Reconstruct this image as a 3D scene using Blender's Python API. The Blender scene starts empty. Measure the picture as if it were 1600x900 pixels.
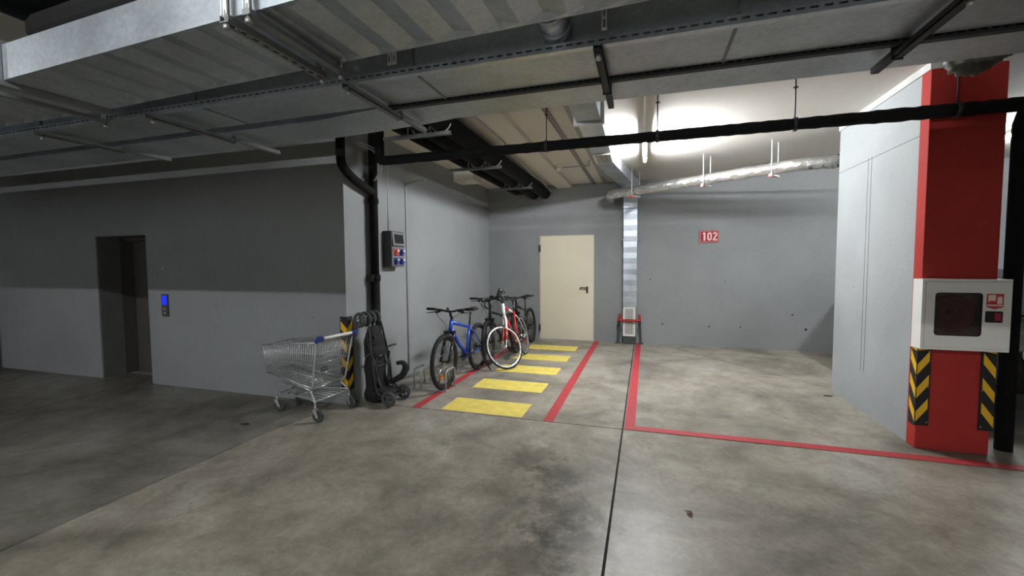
import bpy, math, random
from mathutils import Vector, Matrix
random.seed(7)
SC = bpy.context.scene
COL = SC.collection
PI = math.pi
R = math.radians

# ------------------------------------------------------------------ helpers
class MB:
    """collects shapes, then links them as ONE mesh object"""
    def __init__(s):
        s.v = []; s.f = []; s.sm = []; s.mi = []; s.cur = 0
    def add(s, vs, fs, smooth=False):
        b = len(s.v)
        s.v += [Vector(q) for q in vs]
        for f in fs:
            s.f.append([b + i for i in f]); s.sm.append(smooth); s.mi.append(s.cur)
        return s
    def bx(s, x0, x1, y0, y1, z0, z1):
        x0, x1 = min(x0, x1), max(x0, x1); y0, y1 = min(y0, y1), max(y0, y1); z0, z1 = min(z0, z1), max(z0, z1)
        vs = [(x0,y0,z0),(x1,y0,z0),(x1,y1,z0),(x0,y1,z0),(x0,y0,z1),(x1,y0,z1),(x1,y1,z1),(x0,y1,z1)]
        return s.add(vs, [(3,2,1,0),(4,5,6,7),(0,1,5,4),(1,2,6,5),(2,3,7,6),(3,0,4,7)])
    def bar(s, a, b, w, h, up=(0,0,1)):
        """rectangular bar from a to b, width w sideways, h along up"""
        a = Vector(a); b = Vector(b); d = (b-a).normalized(); u = Vector(up)
        if abs(d.dot(u)) > .98: u = Vector((1,0,0))
        sd = d.cross(u).normalized(); u = sd.cross(d).normalized()
        vs = []
        for p in (a, b):
            for i, j in ((-1,-1),(1,-1),(1,1),(-1,1)):
                vs.append(p + sd*(i*w/2) + u*(j*h/2))
        return s.add(vs, [(3,2,1,0),(4,5,6,7),(0,1,5,4),(1,2,6,5),(2,3,7,6),(3,0,4,7)])
    def tube(s, pts, r, n=10, closed=False, caps=True, sq=None):
        """swept tube; r a number or a list; sq = (a, b) squashes the section"""
        P = [Vector(p) for p in pts]; m = len(P)
        rr = r if isinstance(r, (list, tuple)) else [r]*m
        T = []
        for i in range(m):
            if closed: t = P[(i+1) % m] - P[i-1]
            else: t = P[min(i+1, m-1)] - P[max(i-1, 0)]
            T.append(t.normalized())
        u = Vector((0,0,1)) if abs(T[0].z) < .9 else Vector((1,0,0))
        u = (u - T[0]*u.dot(T[0])).normalized()
        b = len(s.v); vs = []
        for i in range(m):
            u = (u - T[i]*u.dot(T[i])).normalized(); w = T[i].cross(u)
            ka, kb = sq if sq else (1, 1)
            for k in range(n):
                a = 2*PI*k/n
                vs.append(P[i] + (u*math.cos(a)*ka + w*math.sin(a)*kb)*rr[i])
        fs = []
        for i in range(m if closed else m-1):
            j = (i+1) % m
            for k in range(n):
                l = (k+1) % n
                fs.append((i*n+k, i*n+l, j*n+l, j*n+k))
        s.add(vs, fs, True)
        if caps and not closed:
            s.f.append([b+k for k in range(n)][::-1]); s.sm.append(False); s.mi.append(s.cur)
            s.f.append([b+(m-1)*n+k for k in range(n)]); s.sm.append(False); s.mi.append(s.cur)
        return s
    def rod(s, a, b, r, n=8): return s.tube([a, b], r, n)
    def lathe(s, prof, c=(0,0,0), ax=(0,0,1), n=20, smooth=True):
        """prof: list of (radius, height along ax)"""
        ax = Vector(ax).normalized(); c = Vector(c)
        u = Vector((1,0,0)) if abs(ax.x) < .9 else Vector((0,1,0))
        u = (u - ax*u.dot(ax)).normalized(); w = ax.cross(u)
        vs = []; fs = []
        for r, h in prof:
            for k in range(n):
                a = 2*PI*k/n
                vs.append(c + ax*h + (u*math.cos(a) + w*math.sin(a))*r)
        for i in range(len(prof)-1):
            for k in range(n):
                l = (k+1) % n
                fs.append((i*n+k, i*n+l, (i+1)*n+l, (i+1)*n+k))
        s.add(vs, fs, smooth)
        b = len(s.v) - len(vs)
        if prof[0][0] > 1e-6: s.f.append([b+k for k in range(n)][::-1]); s.sm.append(False); s.mi.append(s.cur)
        if prof[-1][0] > 1e-6: s.f.append([b+(len(prof)-1)*n+k for k in range(n)]); s.sm.append(False); s.mi.append(s.cur)
        return s
    def ring(s, c, nrm, rad, r, n=40, m=10, sq=None):
        nrm = Vector(nrm).normalized()
        u = Vector((1,0,0)) if abs(nrm.x) < .9 else Vector((0,0,1))
        u = (u - nrm*u.dot(nrm)).normalized(); w = nrm.cross(u); c = Vector(c)
        vs = []; fs = []
        ka, kb = sq if sq else (1, 1)
        for i in range(n):
            a = 2*PI*i/n; d = u*math.cos(a) + w*math.sin(a)
            for j in range(m):
                t = 2*PI*j/m
                vs.append(c + d*(rad + r*ka*math.cos(t)) + nrm*(r*kb*math.sin(t)))
        for i in range(n):
            for j in range(m):
                fs.append((i*m+j, ((i+1) % n)*m+j, ((i+1) % n)*m+(j+1) % m, i*m+(j+1) % m))
        return s.add(vs, fs, True)
    def prism(s, poly, h, o=(0,0,0), ex=(1,0,0), ey=(0,1,0)):
        """polygon in the plane (ex, ey) at o, thickened by h along ex x ey"""
        o = Vector(o); ex = Vector(ex); ey = Vector(ey); ez = ex.cross(ey).normalized()
        n = len(poly)
        vs = [o + ex*x + ey*y for x, y in poly] + [o + ex*x + ey*y + ez*h for x, y in poly]
        fs = [tuple(range(n))[::-1], tuple(range(n, 2*n))] + [(i, (i+1) % n, n+(i+1) % n, n+i) for i in range(n)]
        return s.add(vs, fs)
    def ball(s, c, r, sc=(1,1,1), n=14, m=8):
        prof = []
        c = Vector(c); vs = []; fs = []
        for i in range(m+1):
            a = PI*i/m
            for k in range(n):
                b = 2*PI*k/n
                vs.append(c + Vector((r*sc[0]*math.sin(a)*math.cos(b), r*sc[1]*math.sin(a)*math.sin(b), -r*sc[2]*math.cos(a))))
        for i in range(m):
            for k in range(n):
                l = (k+1) % n
                fs.append((i*n+k, i*n+l, (i+1)*n+l, (i+1)*n+k))
        return s.add(vs, fs, True)
    def xf(s, M):
        s.v = [M @ q for q in s.v]; return s
    def mat(s, i): s.cur = i; return s
    def build(s, name, mat, parent=None, bevel=0, seg=2, label=None):
        me = bpy.data.meshes.new(name)
        me.from_pydata([tuple(q) for q in s.v], [], s.f)
        ms = mat if isinstance(mat, (list, tuple)) else [mat]
        for m in ms: me.materials.append(m)
        me.polygons.foreach_set('use_smooth', s.sm)
        me.polygons.foreach_set('material_index', s.mi)
        me.update()
        o = bpy.data.objects.new(name, me); COL.objects.link(o)
        if parent: o.parent = parent
        if bevel:
            b = o.modifiers.new('edge', 'BEVEL'); b.width = bevel; b.segments = seg; b.limit_method = 'ANGLE'; b.angle_limit = R(40)
            b.harden_normals = False
        if label: o['label'] = label
        return o

def tag(o, label, cat, group=None):
    o['label'] = label; o['category'] = cat
    if group: o['group'] = group
    return o
def thing(name, label, cat, loc=(0,0,0), rot=(0,0,0), group=None):
    o = bpy.data.objects.new(name, None); COL.objects.link(o)
    o.empty_display_size = .1
    o.location = loc; o.rotation_euler = rot
    return tag(o, label, cat, group)
def struct(o, label=None):
    o['kind'] = 'structure'
    if label: o['label'] = label
    return o
def dup(root, loc, label=None, group=None, rot=None):
    r = root.copy(); COL.objects.link(r); r.location = loc
    if rot is not None: r.rotation_euler = rot
    if label: r['label'] = label
    if group: r['group'] = group
    for ch in list(root.children):
        c = ch.copy(); COL.objects.link(c); c.parent = r
        for g in list(ch.children):
            d = g.copy(); COL.objects.link(d); d.parent = c
    return r
def arc(c, r, a0, a1, ex, ey, n=8):
    c = Vector(c); ex = Vector(ex); ey = Vector(ey)
    return [c + ex*(r*math.cos(a0+(a1-a0)*i/n)) + ey*(r*math.sin(a0+(a1-a0)*i/n)) for i in range(n+1)]
def fillet(pts, r, n=5):
    """round the corners of a polyline"""
    P = [Vector(p) for p in pts]; out = [P[0]]
    for i in range(1, len(P)-1):
        a = (P[i-1]-P[i]); b = (P[i+1]-P[i]); q = min(r, a.length*.45, b.length*.45)
        p0 = P[i]+a.normalized()*q; p1 = P[i]+b.normalized()*q
        for k in range(n+1):
            t = k/n
            out.append(p0*(1-t)**2 + P[i]*2*t*(1-t) + p1*t*t)
    out.append(P[-1]); return out
def rrect(x0, x1, y0, y1, r, n=4):
    out = []
    for cx, cy, a in ((x1-r, y0+r, -PI/2), (x1-r, y1-r, 0), (x0+r, y1-r, PI/2), (x0+r, y0+r, PI)):
        for k in range(n+1):
            t = a + PI/2*k/n
            out.append((cx + r*math.cos(t), cy + r*math.sin(t)))
    return out

# ------------------------------------------------------------------ materials
def lin(c):
    return tuple(((x/255)/12.92 if x/255 <= .04045 else ((x/255+.055)/1.055)**2.4) for x in c)
def newmat(name):
    m = bpy.data.materials.new(name); m.use_nodes = True
    nt = m.node_tree; return m, nt, nt.nodes['Principled BSDF']
def node(nt, t, **kw):
    n = nt.nodes.new(t)
    for k, v in kw.items():
        if k in n.inputs: n.inputs[k].default_value = v
        else: setattr(n, k, v)
    return n
def mat(name, rgb, rough=.5, metal=0., var=.12, scale=6., bump=0., bscale=60., spec=.5, rvar=.1, stretch=(1,1,1)):
    """plain surface with soft procedural variation of tone, gloss and relief"""
    m, nt, b = newmat(name); L = nt.links.new
    c = lin(rgb)
    tc = node(nt, 'ShaderNodeTexCoord'); mp = node(nt, 'ShaderNodeMapping'); mp.inputs['Scale'].default_value = stretch
    L(tc.outputs['Object'], mp.inputs[0])
    n1 = node(nt, 'ShaderNodeTexNoise', Scale=scale, Detail=4.); L(mp.outputs[0], n1.inputs['Vector'])
    r = node(nt, 'ShaderNodeValToRGB')
    r.color_ramp.elements[0].position = .3; r.color_ramp.elements[1].position = .7
    r.color_ramp.elements[0].color = (*[x*(1-var) for x in c], 1); r.color_ramp.elements[1].color = (*[min(1, x*(1+var)) for x in c], 1)
    L(n1.outputs[0], r.inputs[0]); L(r.outputs[0], b.inputs['Base Color'])
    mr = node(nt, 'ShaderNodeMapRange'); mr.inputs[3].default_value = max(.03, rough-rvar); mr.inputs[4].default_value = min(1, rough+rvar)
    L(n1.outputs[0], mr.inputs[0]); L(mr.outputs[0], b.inputs['Roughness'])
    b.inputs['Metallic'].default_value = metal; b.inputs['Specular IOR Level'].default_value = spec
    if bump:
        n2 = node(nt, 'ShaderNodeTexNoise', Scale=bscale, Detail=3.); L(mp.outputs[0], n2.inputs['Vector'])
        bp = node(nt, 'ShaderNodeBump', Strength=bump, Distance=.01); L(n2.outputs[0], bp.inputs['Height']); L(bp.outputs[0], b.inputs['Normal'])
    return m
def emit(name, rgb, strength):
    m, nt, b = newmat(name)
    b.inputs['Base Color'].default_value = (.03,.03,.035,1)
    b.inputs['Emission Color'].default_value = (*lin(rgb), 1); b.inputs['Emission Strength'].default_value = strength
    return m

def wall_paint(name, rgb, pits=True, dirt=.12):
    m, nt, b = newmat(name); L = nt.links.new; c = lin(rgb)
    ge = node(nt, 'ShaderNodeNewGeometry')
    n1 = node(nt, 'ShaderNodeTexNoise', Scale=.9, Detail=6., Roughness=.62); L(ge.outputs['Position'], n1.inputs['Vector'])
    r = node(nt, 'ShaderNodeValToRGB'); r.color_ramp.elements[0].position = .3; r.color_ramp.elements[1].position = .72
    r.color_ramp.elements[0].color = (*[x*(1-dirt) for x in c], 1); r.color_ramp.elements[1].color = (*[x*(1+dirt*.6) for x in c], 1)
    L(n1.outputs[0], r.inputs[0])
    last = r.outputs[0]
    if pits:
        vo = node(nt, 'ShaderNodeTexVoronoi', Scale=3.1); L(ge.outputs['Position'], vo.inputs['Vector'])
        # small dark pits and a few chips in the paint
        cr = node(nt, 'ShaderNodeValToRGB'); cr.color_ramp.elements[0].position = .018; cr.color_ramp.elements[1].position = .03
        cr.color_ramp.elements[0].color = (.25,.25,.25,1); cr.color_ramp.elements[1].color = (1,1,1,1)
        L(vo.outputs['Distance'], cr.inputs[0])
        mx = node(nt, 'ShaderNodeMix', data_type='RGBA', blend_type='MULTIPLY'); mx.inputs[0].default_value = 1
        L(last, mx.inputs[6]); L(cr.outputs[0], mx.inputs[7]); last = mx.outputs[2]
    ng = node(nt, 'ShaderNodeTexNoise', Scale=85., Detail=3., Roughness=.7); L(ge.outputs['Position'], ng.inputs['Vector'])
    mg = node(nt, 'ShaderNodeMapRange'); mg.inputs[1].default_value = .3; mg.inputs[2].default_value = .7; mg.inputs[3].default_value = .91; mg.inputs[4].default_value = 1.08; L(ng.outputs[0], mg.inputs[0])
    sg = node(nt, 'ShaderNodeVectorMath', operation='SCALE'); L(last, sg.inputs[0]); L(mg.outputs[0], sg.inputs['Scale']); last = sg.outputs[0]
    L(last, b.inputs['Base Color']); b.inputs['Roughness'].default_value = .72; b.inputs['Specular IOR Level'].default_value = .25
    n2 = node(nt, 'ShaderNodeTexNoise', Scale=38., Detail=5.); L(ge.outputs['Position'], n2.inputs['Vector'])
    n3 = node(nt, 'ShaderNodeTexNoise', Scale=3., Detail=2.); L(ge.outputs['Position'], n3.inputs['Vector'])
    ad = node(nt, 'ShaderNodeMath', operation='MULTIPLY_ADD'); L(n3.outputs[0], ad.inputs[0]); ad.inputs[1].default_value = 2.; L(n2.outputs[0], ad.inputs[2])
    bp = node(nt, 'ShaderNodeBump', Strength=.22, Distance=.006); L(ad.outputs[0], bp.inputs['Height']); L(bp.outputs[0], b.inputs['Normal'])
    return m

def concrete(name, rgb, stains=()):
    """trowelled concrete slab: cloudy tone, worn dark blotches, fine grit; stains = (x, y, radius, strength)"""
    m, nt, b = newmat(name); L = nt.links.new; c = lin(rgb)
    ge = node(nt, 'ShaderNodeNewGeometry'); pos = ge.outputs['Position']
    n1 = node(nt, 'ShaderNodeTexNoise', Scale=.85, Detail=8., Roughness=.62, Distortion=.8); L(pos, n1.inputs['Vector'])
    r = node(nt, 'ShaderNodeValToRGB'); e = r.color_ramp.elements
    e[0].position = .3; e[1].position = .7
    e[0].color = (c[0]*.50, c[1]*.50, c[2]*.49, 1); e[1].color = (c[0]*1.32, c[1]*1.33, c[2]*1.34, 1)
    k = e.new(.5); k.color = (c[0]*.98, c[1]*.95, c[2]*.9, 1)
    L(n1.outputs[0], r.inputs[0])
    n6 = node(nt, 'ShaderNodeTexNoise', Scale=3.4, Detail=9., Roughness=.72, Distortion=.5); L(pos, n6.inputs['Vector'])
    r6 = node(nt, 'ShaderNodeValToRGB'); r6.color_ramp.elements[0].position = .36; r6.color_ramp.elements[1].position = .62
    r6.color_ramp.elements[0].color = (.70,.69,.67,1); r6.color_ramp.elements[1].color = (1.10,1.10,1.09,1); L(n6.outputs[0], r6.inputs[0])
    n2 = node(nt, 'ShaderNodeTexNoise', Scale=26., Detail=6., Roughness=.7); L(pos, n2.inputs['Vector'])
    r2 = node(nt, 'ShaderNodeValToRGB'); r2.color_ramp.elements[0].position = .32; r2.color_ramp.elements[1].position = .62
    r2.color_ramp.elements[0].color = (.80,.80,.79,1); r2.color_ramp.elements[1].color = (1.05,1.05,1.04,1)
    L(n2.outputs[0], r2.inputs[0])
    mx = node(nt, 'ShaderNodeMix', data_type='RGBA', blend_type='MULTIPLY'); mx.inputs[0].default_value = 1
    L(r.outputs[0], mx.inputs[6]); L(r2.outputs[0], mx.inputs[7])
    m6 = node(nt, 'ShaderNodeMix', data_type='RGBA', blend_type='MULTIPLY'); m6.inputs[0].default_value = 1
    L(mx.outputs[2], m6.inputs[6]); L(r6.outputs[0], m6.inputs[7]); last = m6.outputs[2]
    # scattered oil marks
    n4 = node(nt, 'ShaderNodeTexNoise', Scale=2.6, Detail=5., Roughness=.65); L(pos, n4.inputs['Vector'])
    r4 = node(nt, 'ShaderNodeValToRGB'); r4.color_ramp.elements[0].position = .66; r4.color_ramp.elements[1].position = .80
    r4.color_ramp.elements[0].color = (1,1,1,1); r4.color_ramp.elements[1].color = (.62,.62,.6,1)
    L(n4.outputs[0], r4.inputs[0])
    m4 = node(nt, 'ShaderNodeMix', data_type='RGBA', blend_type='MULTIPLY'); m4.inputs[0].default_value = 1
    L(last, m4.inputs[6]); L(r4.outputs[0], m4.inputs[7]); last = m4.outputs[2]
    n5 = node(nt, 'ShaderNodeTexNoise', Scale=7., Detail=8., Roughness=.75); L(pos, n5.inputs['Vector'])
    for x, y, rad, st in stains:
        d = node(nt, 'ShaderNodeVectorMath', operation='DISTANCE'); L(pos, d.inputs[0]); d.inputs[1].default_value = (x, y, 0)
        q = node(nt, 'ShaderNodeMath', operation='DIVIDE'); L(d.outputs['Value'], q.inputs[0]); q.inputs[1].default_value = rad
        q2 = node(nt, 'ShaderNodeMath', operation='MULTIPLY_ADD'); L(n5.outputs[0], q2.inputs[0]); q2.inputs[1].default_value = 2.6; L(q.outputs[0], q2.inputs[2])
        mr = node(nt, 'ShaderNodeMapRange'); mr.inputs[1].default_value = 1.55; mr.inputs[2].default_value = 2.15; mr.inputs[3].default_value = st; mr.inputs[4].default_value = 0
        L(q2.outputs[0], mr.inputs[0])
        m5 = node(nt, 'ShaderNodeMix', data_type='RGBA', blend_type='MULTIPLY'); L(mr.outputs[0], m5.inputs[0])
        L(last, m5.inputs[6]); m5.inputs[7].default_value = (.38,.38,.37,1); last = m5.outputs[2]
    L(last, b.inputs['Base Color'])
    mr = node(nt, 'ShaderNodeMapRange'); mr.inputs[1].default_value = .3; mr.inputs[2].default_value = .7; mr.inputs[3].default_value = .50; mr.inputs[4].default_value = .27
    L(n1.outputs[0], mr.inputs[0]); L(mr.outputs[0], b.inputs['Roughness'])
    b.inputs['Specular IOR Level'].default_value = .42
    bp = node(nt, 'ShaderNodeBump', Strength=.12, Distance=.004); L(n2.outputs[0], bp.inputs['Height']); L(bp.outputs[0], b.inputs['Normal'])
    return m

def galv(name, rgb, rough=.42, metal=.75):
    """galvanised sheet: spangle cells, faint streaks, dull patches"""
    m, nt, b = newmat(name); L = nt.links.new; c = lin(rgb)
    tc = node(nt, 'ShaderNodeTexCoord'); ob = tc.outputs['Object']
    n1 = node(nt, 'ShaderNodeTexNoise', Scale=2.2, Detail=6., Roughness=.65); L(ob, n1.inputs['Vector'])
    vo = node(nt, 'ShaderNodeTexVoronoi', Scale=70.); L(ob, vo.inputs['Vector'])
    r = node(nt, 'ShaderNodeValToRGB'); r.color_ramp.elements[0].position = .3; r.color_ramp.elements[1].position = .7
    r.color_ramp.elements[0].color = (*[x*.74 for x in c], 1); r.color_ramp.elements[1].color = (*[min(1,x*1.18) for x in c], 1)
    L(n1.outputs[0], r.inputs[0])
    sep = node(nt, 'ShaderNodeSeparateColor'); L(vo.outputs['Color'], sep.inputs[0])
    mr0 = node(nt, 'ShaderNodeMapRange'); mr0.inputs[3].default_value = .93; mr0.inputs[4].default_value = 1.07; L(sep.outputs[0], mr0.inputs[0])
    mx = node(nt, 'ShaderNodeVectorMath', operation='SCALE'); L(r.outputs[0], mx.inputs[0]); L(mr0.outputs[0], mx.inputs['Scale'])
    L(mx.outputs[0], b.inputs['Base Color'])
    mr = node(nt, 'ShaderNodeMapRange'); mr.inputs[3].default_value = rough-.1; mr.inputs[4].default_value = rough+.16
    L(n1.outputs[0], mr.inputs[0]); L(mr.outputs[0], b.inputs['Roughness']); b.inputs['Metallic'].default_value = metal
    n3 = node(nt, 'ShaderNodeTexNoise', Scale=5., Detail=2.); L(ob, n3.inputs['Vector'])
    bp = node(nt, 'ShaderNodeBump', Strength=.25, Distance=.01); L(n3.outputs[0], bp.inputs['Height']); L(bp.outputs[0], b.inputs['Normal'])
    return m

def foil():
    m, nt, b = newmat('aluminium_foil'); L = nt.links.new
    tc = node(nt, 'ShaderNodeTexCoord')
    b.inputs['Base Color'].default_value = (.78,.78,.76,1); b.inputs['Metallic'].default_value = .9; b.inputs['Roughness'].default_value = .26
    n = node(nt, 'ShaderNodeTexNoise', Scale=14., Detail=4., Distortion=1.); L(tc.outputs['Object'], n.inputs['Vector'])
    v = node(nt, 'ShaderNodeTexVoronoi', Scale=9.); L(tc.outputs['Object'], v.inputs['Vector'])
    ad = node(nt, 'ShaderNodeMath', operation='ADD'); L(n.outputs[0], ad.inputs[0]); L(v.outputs['Distance'], ad.inputs[1])
    bp = node(nt, 'ShaderNodeBump', Strength=.6, Distance=.024); L(ad.outputs[0], bp.inputs['Height']); L(bp.outputs[0], b.inputs['Normal'])
    return m
def glass(name, tint=(.05,.05,.055), alpha=.35):
    m, nt, b = newmat(name); L = nt.links.new
    b.inputs['Base Color'].default_value = (*tint, 1); b.inputs['Roughness'].default_value = .08; b.inputs['Alpha'].default_value = alpha
    n = node(nt, 'ShaderNodeTexNoise', Scale=3.); mr = node(nt, 'ShaderNodeMapRange'); mr.inputs[3].default_value = .05; mr.inputs[4].default_value = .14
    L(n.outputs[0], mr.inputs[0]); L(mr.outputs[0], b.inputs['Roughness'])
    return m

M = {}
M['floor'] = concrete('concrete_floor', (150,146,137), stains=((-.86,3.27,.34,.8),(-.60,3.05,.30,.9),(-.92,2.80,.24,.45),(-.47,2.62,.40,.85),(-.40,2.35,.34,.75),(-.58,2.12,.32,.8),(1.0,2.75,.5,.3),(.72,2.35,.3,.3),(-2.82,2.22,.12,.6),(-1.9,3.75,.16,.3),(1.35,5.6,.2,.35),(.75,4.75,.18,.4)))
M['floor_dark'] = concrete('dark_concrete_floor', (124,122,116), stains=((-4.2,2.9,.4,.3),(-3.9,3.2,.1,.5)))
M['joint'] = mat('joint_dirt', (40,38,35), .9)
M['wall'] = wall_paint('grey_wall_paint', (139,142,143))
M['wall_right'] = wall_paint('pale_grey_wall_paint', (152,156,157))
M['groove'] = mat('grey_groove', (96,98,98), .85)
M['hole'] = mat('tie_hole', (38,38,38), .9)
M['ceiling'] = wall_paint('white_ceiling_paint', (222,218,210), pits=False, dirt=.06)
M['white_trim'] = mat('white_paint', (186,186,183), .6)
M['red_paint'] = mat('red_wall_paint', (160,50,44), .7, spec=.2, var=.1, scale=3, bump=.25, bscale=40)
M['red_line'] = mat('red_floor_paint', (168,52,58), .6, var=.16, scale=14)
M['yellow_line'] = mat('yellow_floor_paint', (222,202,98), .6, var=.12, scale=9)
M['galv'] = galv('galvanised_sheet', (178,186,193), .42, .85)
M['galv_dark'] = galv('dark_foil_sheet', (92,92,86), .5, .6)
M['galv_dull'] = galv('dull_galvanised_sheet', (135,138,136), .55, .55)
M['galv_bright'] = galv('bright_galvanised_sheet', (185,192,198), .32, .85)
M['steel_bracket'] = galv('galvanised_channel', (132,135,135), .5, .6)
M['dark_steel'] = mat('dark_steel', (52,53,54), .55, .5)
M['white_steel'] = mat('bright_zinc', (232,234,235), .45, .1)
M['black_pipe'] = mat('black_pipe_insulation', (15,15,16), .85, spec=.2, bump=.3, bscale=30, scale=10)
M['black_plastic'] = mat('black_plastic', (26,26,27), .5)
M['grey_plastic'] = mat('grey_plastic', (112,115,116), .5)
M['dark_grey_plastic'] = mat('dark_grey_plastic', (62,65,66), .5)
M['pvc'] = mat('grey_conduit', (150,152,152), .45)
M['foil'] = foil()
M['door'] = mat('cream_door_paint', (216,209,186), .45, var=.03, scale=1.5)
M['white_metal'] = mat('white_enamel', (222,222,216), .35, var=.02)
M['rubber'] = mat('black_rubber', (24,23,22), .75, bump=.2, bscale=80)
M['yellow_refl'] = mat('yellow_reflective', (222,176,32), .45, var=.06)
M['elev'] = mat('dark_brushed_steel', (92,89,84), .4, .3, stretch=(20,20,.6), scale=4)
M['elev_jamb'] = mat('grey_jamb_paint', (100,103,100), .6)
M['screen'] = emit('blue_screen', (4,44,255), .9)
M['chrome'] = mat('chrome_wire', (188,190,190), .3, .6, var=.05)
M['zinc'] = mat('zinc_tube', (178,179,178), .38, .6)
M['white_plastic'] = mat('white_plastic', (222,220,212), .45, var=.03)
M['blue_plastic'] = mat('blue_plastic', (32,48,120), .4)
M['tire'] = mat('tyre_rubber', (22,22,22), .8, bump=.5, bscale=120)
M['wheel_grey'] = mat('grey_caster_rubber', (58,59,60), .7)
M['blue_frame'] = mat('blue_bike_paint', (30,74,190), .25, .25, var=.06, spec=.6)
M['red_frame'] = mat('red_bike_paint', (205,44,48), .3, var=.05, spec=.6)
M['white_frame'] = mat('white_bike_paint', (228,228,228), .28, var=.03, spec=.6)
M['black_frame'] = mat('black_bike_paint', (22,22,24), .32, var=.05, spec=.6)
M['alu_rim'] = mat('silver_rim', (196,198,200), .28, .8, var=.04)
M['black_rim'] = mat('black_rim', (28,28,29), .4, .3)
M['spoke'] = mat('steel_spoke', (120,121,122), .35, .8)
M['amber'] = mat('amber_reflector', (230,126,30), .3)
M['fabric'] = mat('black_fabric', (19,19,21), .9, bump=.4, bscale=150)
M['socket_red'] = mat('red_socket', (190,70,56), .45)
M['socket_blue'] = mat('blue_socket', (34,50,120), .45)
M['clear'] = glass('smoked_cover', (.03,.03,.03), .55)
M['sign_red'] = mat('red_sign', (150,26,40), .4, var=.04)
M['sign_pink'] = mat('pale_sign_print', (238,205,200), .4, var=.02)
M['sticker'] = mat('red_sticker', (178,52,38), .45, var=.04)
M['hose'] = mat('red_hose', (140,66,66), .6)
M['cab_in'] = mat('cabinet_inside', (168,128,126), .7)
M['cab_glass'] = glass('dark_window', (.035,.028,.028), .34)
M['tube'] = emit('fluorescent_tube', (236,244,255), 1.0)
M['car'] = mat('black_car_paint', (20,20,22), .18, .3, var=.03, spec=.7)
M['car_glass'] = mat('car_glass', (40,43,45), .06, .2, var=.03, spec=.9)
M['headlight'] = mat('headlight_glass', (190,194,198), .1, .6)
# ------------------------------------------------------------------ the setting
CZ = 3.155
XL, XR, YF, YB = -11.6, 7.5, -7.5, 8.7
def slab(poly): return poly
S = MB(); j = .008
def slab_poly(poly, mi):
    # inset each slab slightly so that real joints stay open between them
    P = [Vector((x, y)) for x, y in poly]; n = len(P); out = []
    for i in range(n):
        a, b, c = P[i-1], P[i], P[(i+1) % n]
        d1 = (b-a).normalized(); d2 = (c-b).normalized()
        n1 = Vector((-d1.y, d1.x)); n2 = Vector((-d2.y, d2.x))
        bis = (n1+n2); k = bis.length_squared
        out.append(tuple(b + bis*(2*j/k if k > .05 else 0)))
    S.mat(mi).prism(out, .1, (0,0,-.1))
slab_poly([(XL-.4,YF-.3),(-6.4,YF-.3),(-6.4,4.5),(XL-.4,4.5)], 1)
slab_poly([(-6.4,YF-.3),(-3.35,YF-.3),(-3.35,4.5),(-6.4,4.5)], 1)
slab_poly([(-3.35,YF-.3),(-.185,YF-.3),(-.185,4.09),(-3.35,4.09)], 0)
slab_poly([(-.185,YF-.3),(XR+.3,YF-.3),(XR+.3,4.09),(-.185,4.09)], 0)
slab_poly([(-3.35,4.09),(-.185,4.09),(-.185,9),(-3.35,9)], 0)
slab_poly([(-.185,4.09),(XR+.3,4.09),(XR+.3,5.0),(3.08,5.0),(.04,9),(-.185,9)], 0)
slab_poly([(3.08,5.0),(XR+.3,5.0),(XR+.3,9),(.04,9)], 0)
S.mat(2).bx(XL-.4, XR+.3, YF-.3, 9, -.14, -.02)
struct(S.build('floor', [M['floor'], M['floor_dark'], M['joint']]), 'worn grey concrete floor with saw cut joints')
struct(MB().bx(XL-.4, XR+.3, YF-.3, 9, CZ, CZ+.2).build('ceiling', M['ceiling']), 'white painted concrete ceiling')
# back wall with its doorway and the framed pipe opening left shallow
w = MB()
DX0, DX1, DZ = -2.085, -.975, 2.135
w.bx(-3.6, DX0, YB, YB+.3, 0, CZ).bx(DX1, XR+.3, YB, YB+.3, 0, CZ).bx(DX0, DX1, YB, YB+.3, DZ, CZ)
w.mat(1)
for x, z, r in ((.33,.398,.016),(1.154,.38,.014),(1.679,.387,.014),(2.499,.635,.015),(2.712,.381,.022),(.098,1.246,.012),(1.408,1.217,.01)):
    w.lathe([(r,0),(r*.8,.003)], (x, YB-.002, z), (0,-1,0), 10)
struct(w.build('wall_back', [M['wall'], M['hole']]), 'grey painted back wall of the parking bay')
# elevator wall
EX0, EX1, EZ, WY = -7.2, -6.225, 1.965, 3.97
w = MB().bx(XL-.4, EX0, WY, 4.5, 0, CZ).bx(EX0, EX1, WY, 4.5, EZ, CZ)
w.prism([(EX1,WY),(-3.14,WY),(-3.147,4.5),(EX1,4.5)], CZ)
struct(w.build('wall_left', M['wall']), 'dim grey wall around the lift doorway')
w = MB().prism([(-3.147,4.5),(-3.205,8.7),(-3.6,8.7),(-3.6,4.5)], CZ)
struct(w.build('wall_side', M['wall']), 'grey side wall behind the parked bicycles')
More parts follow.
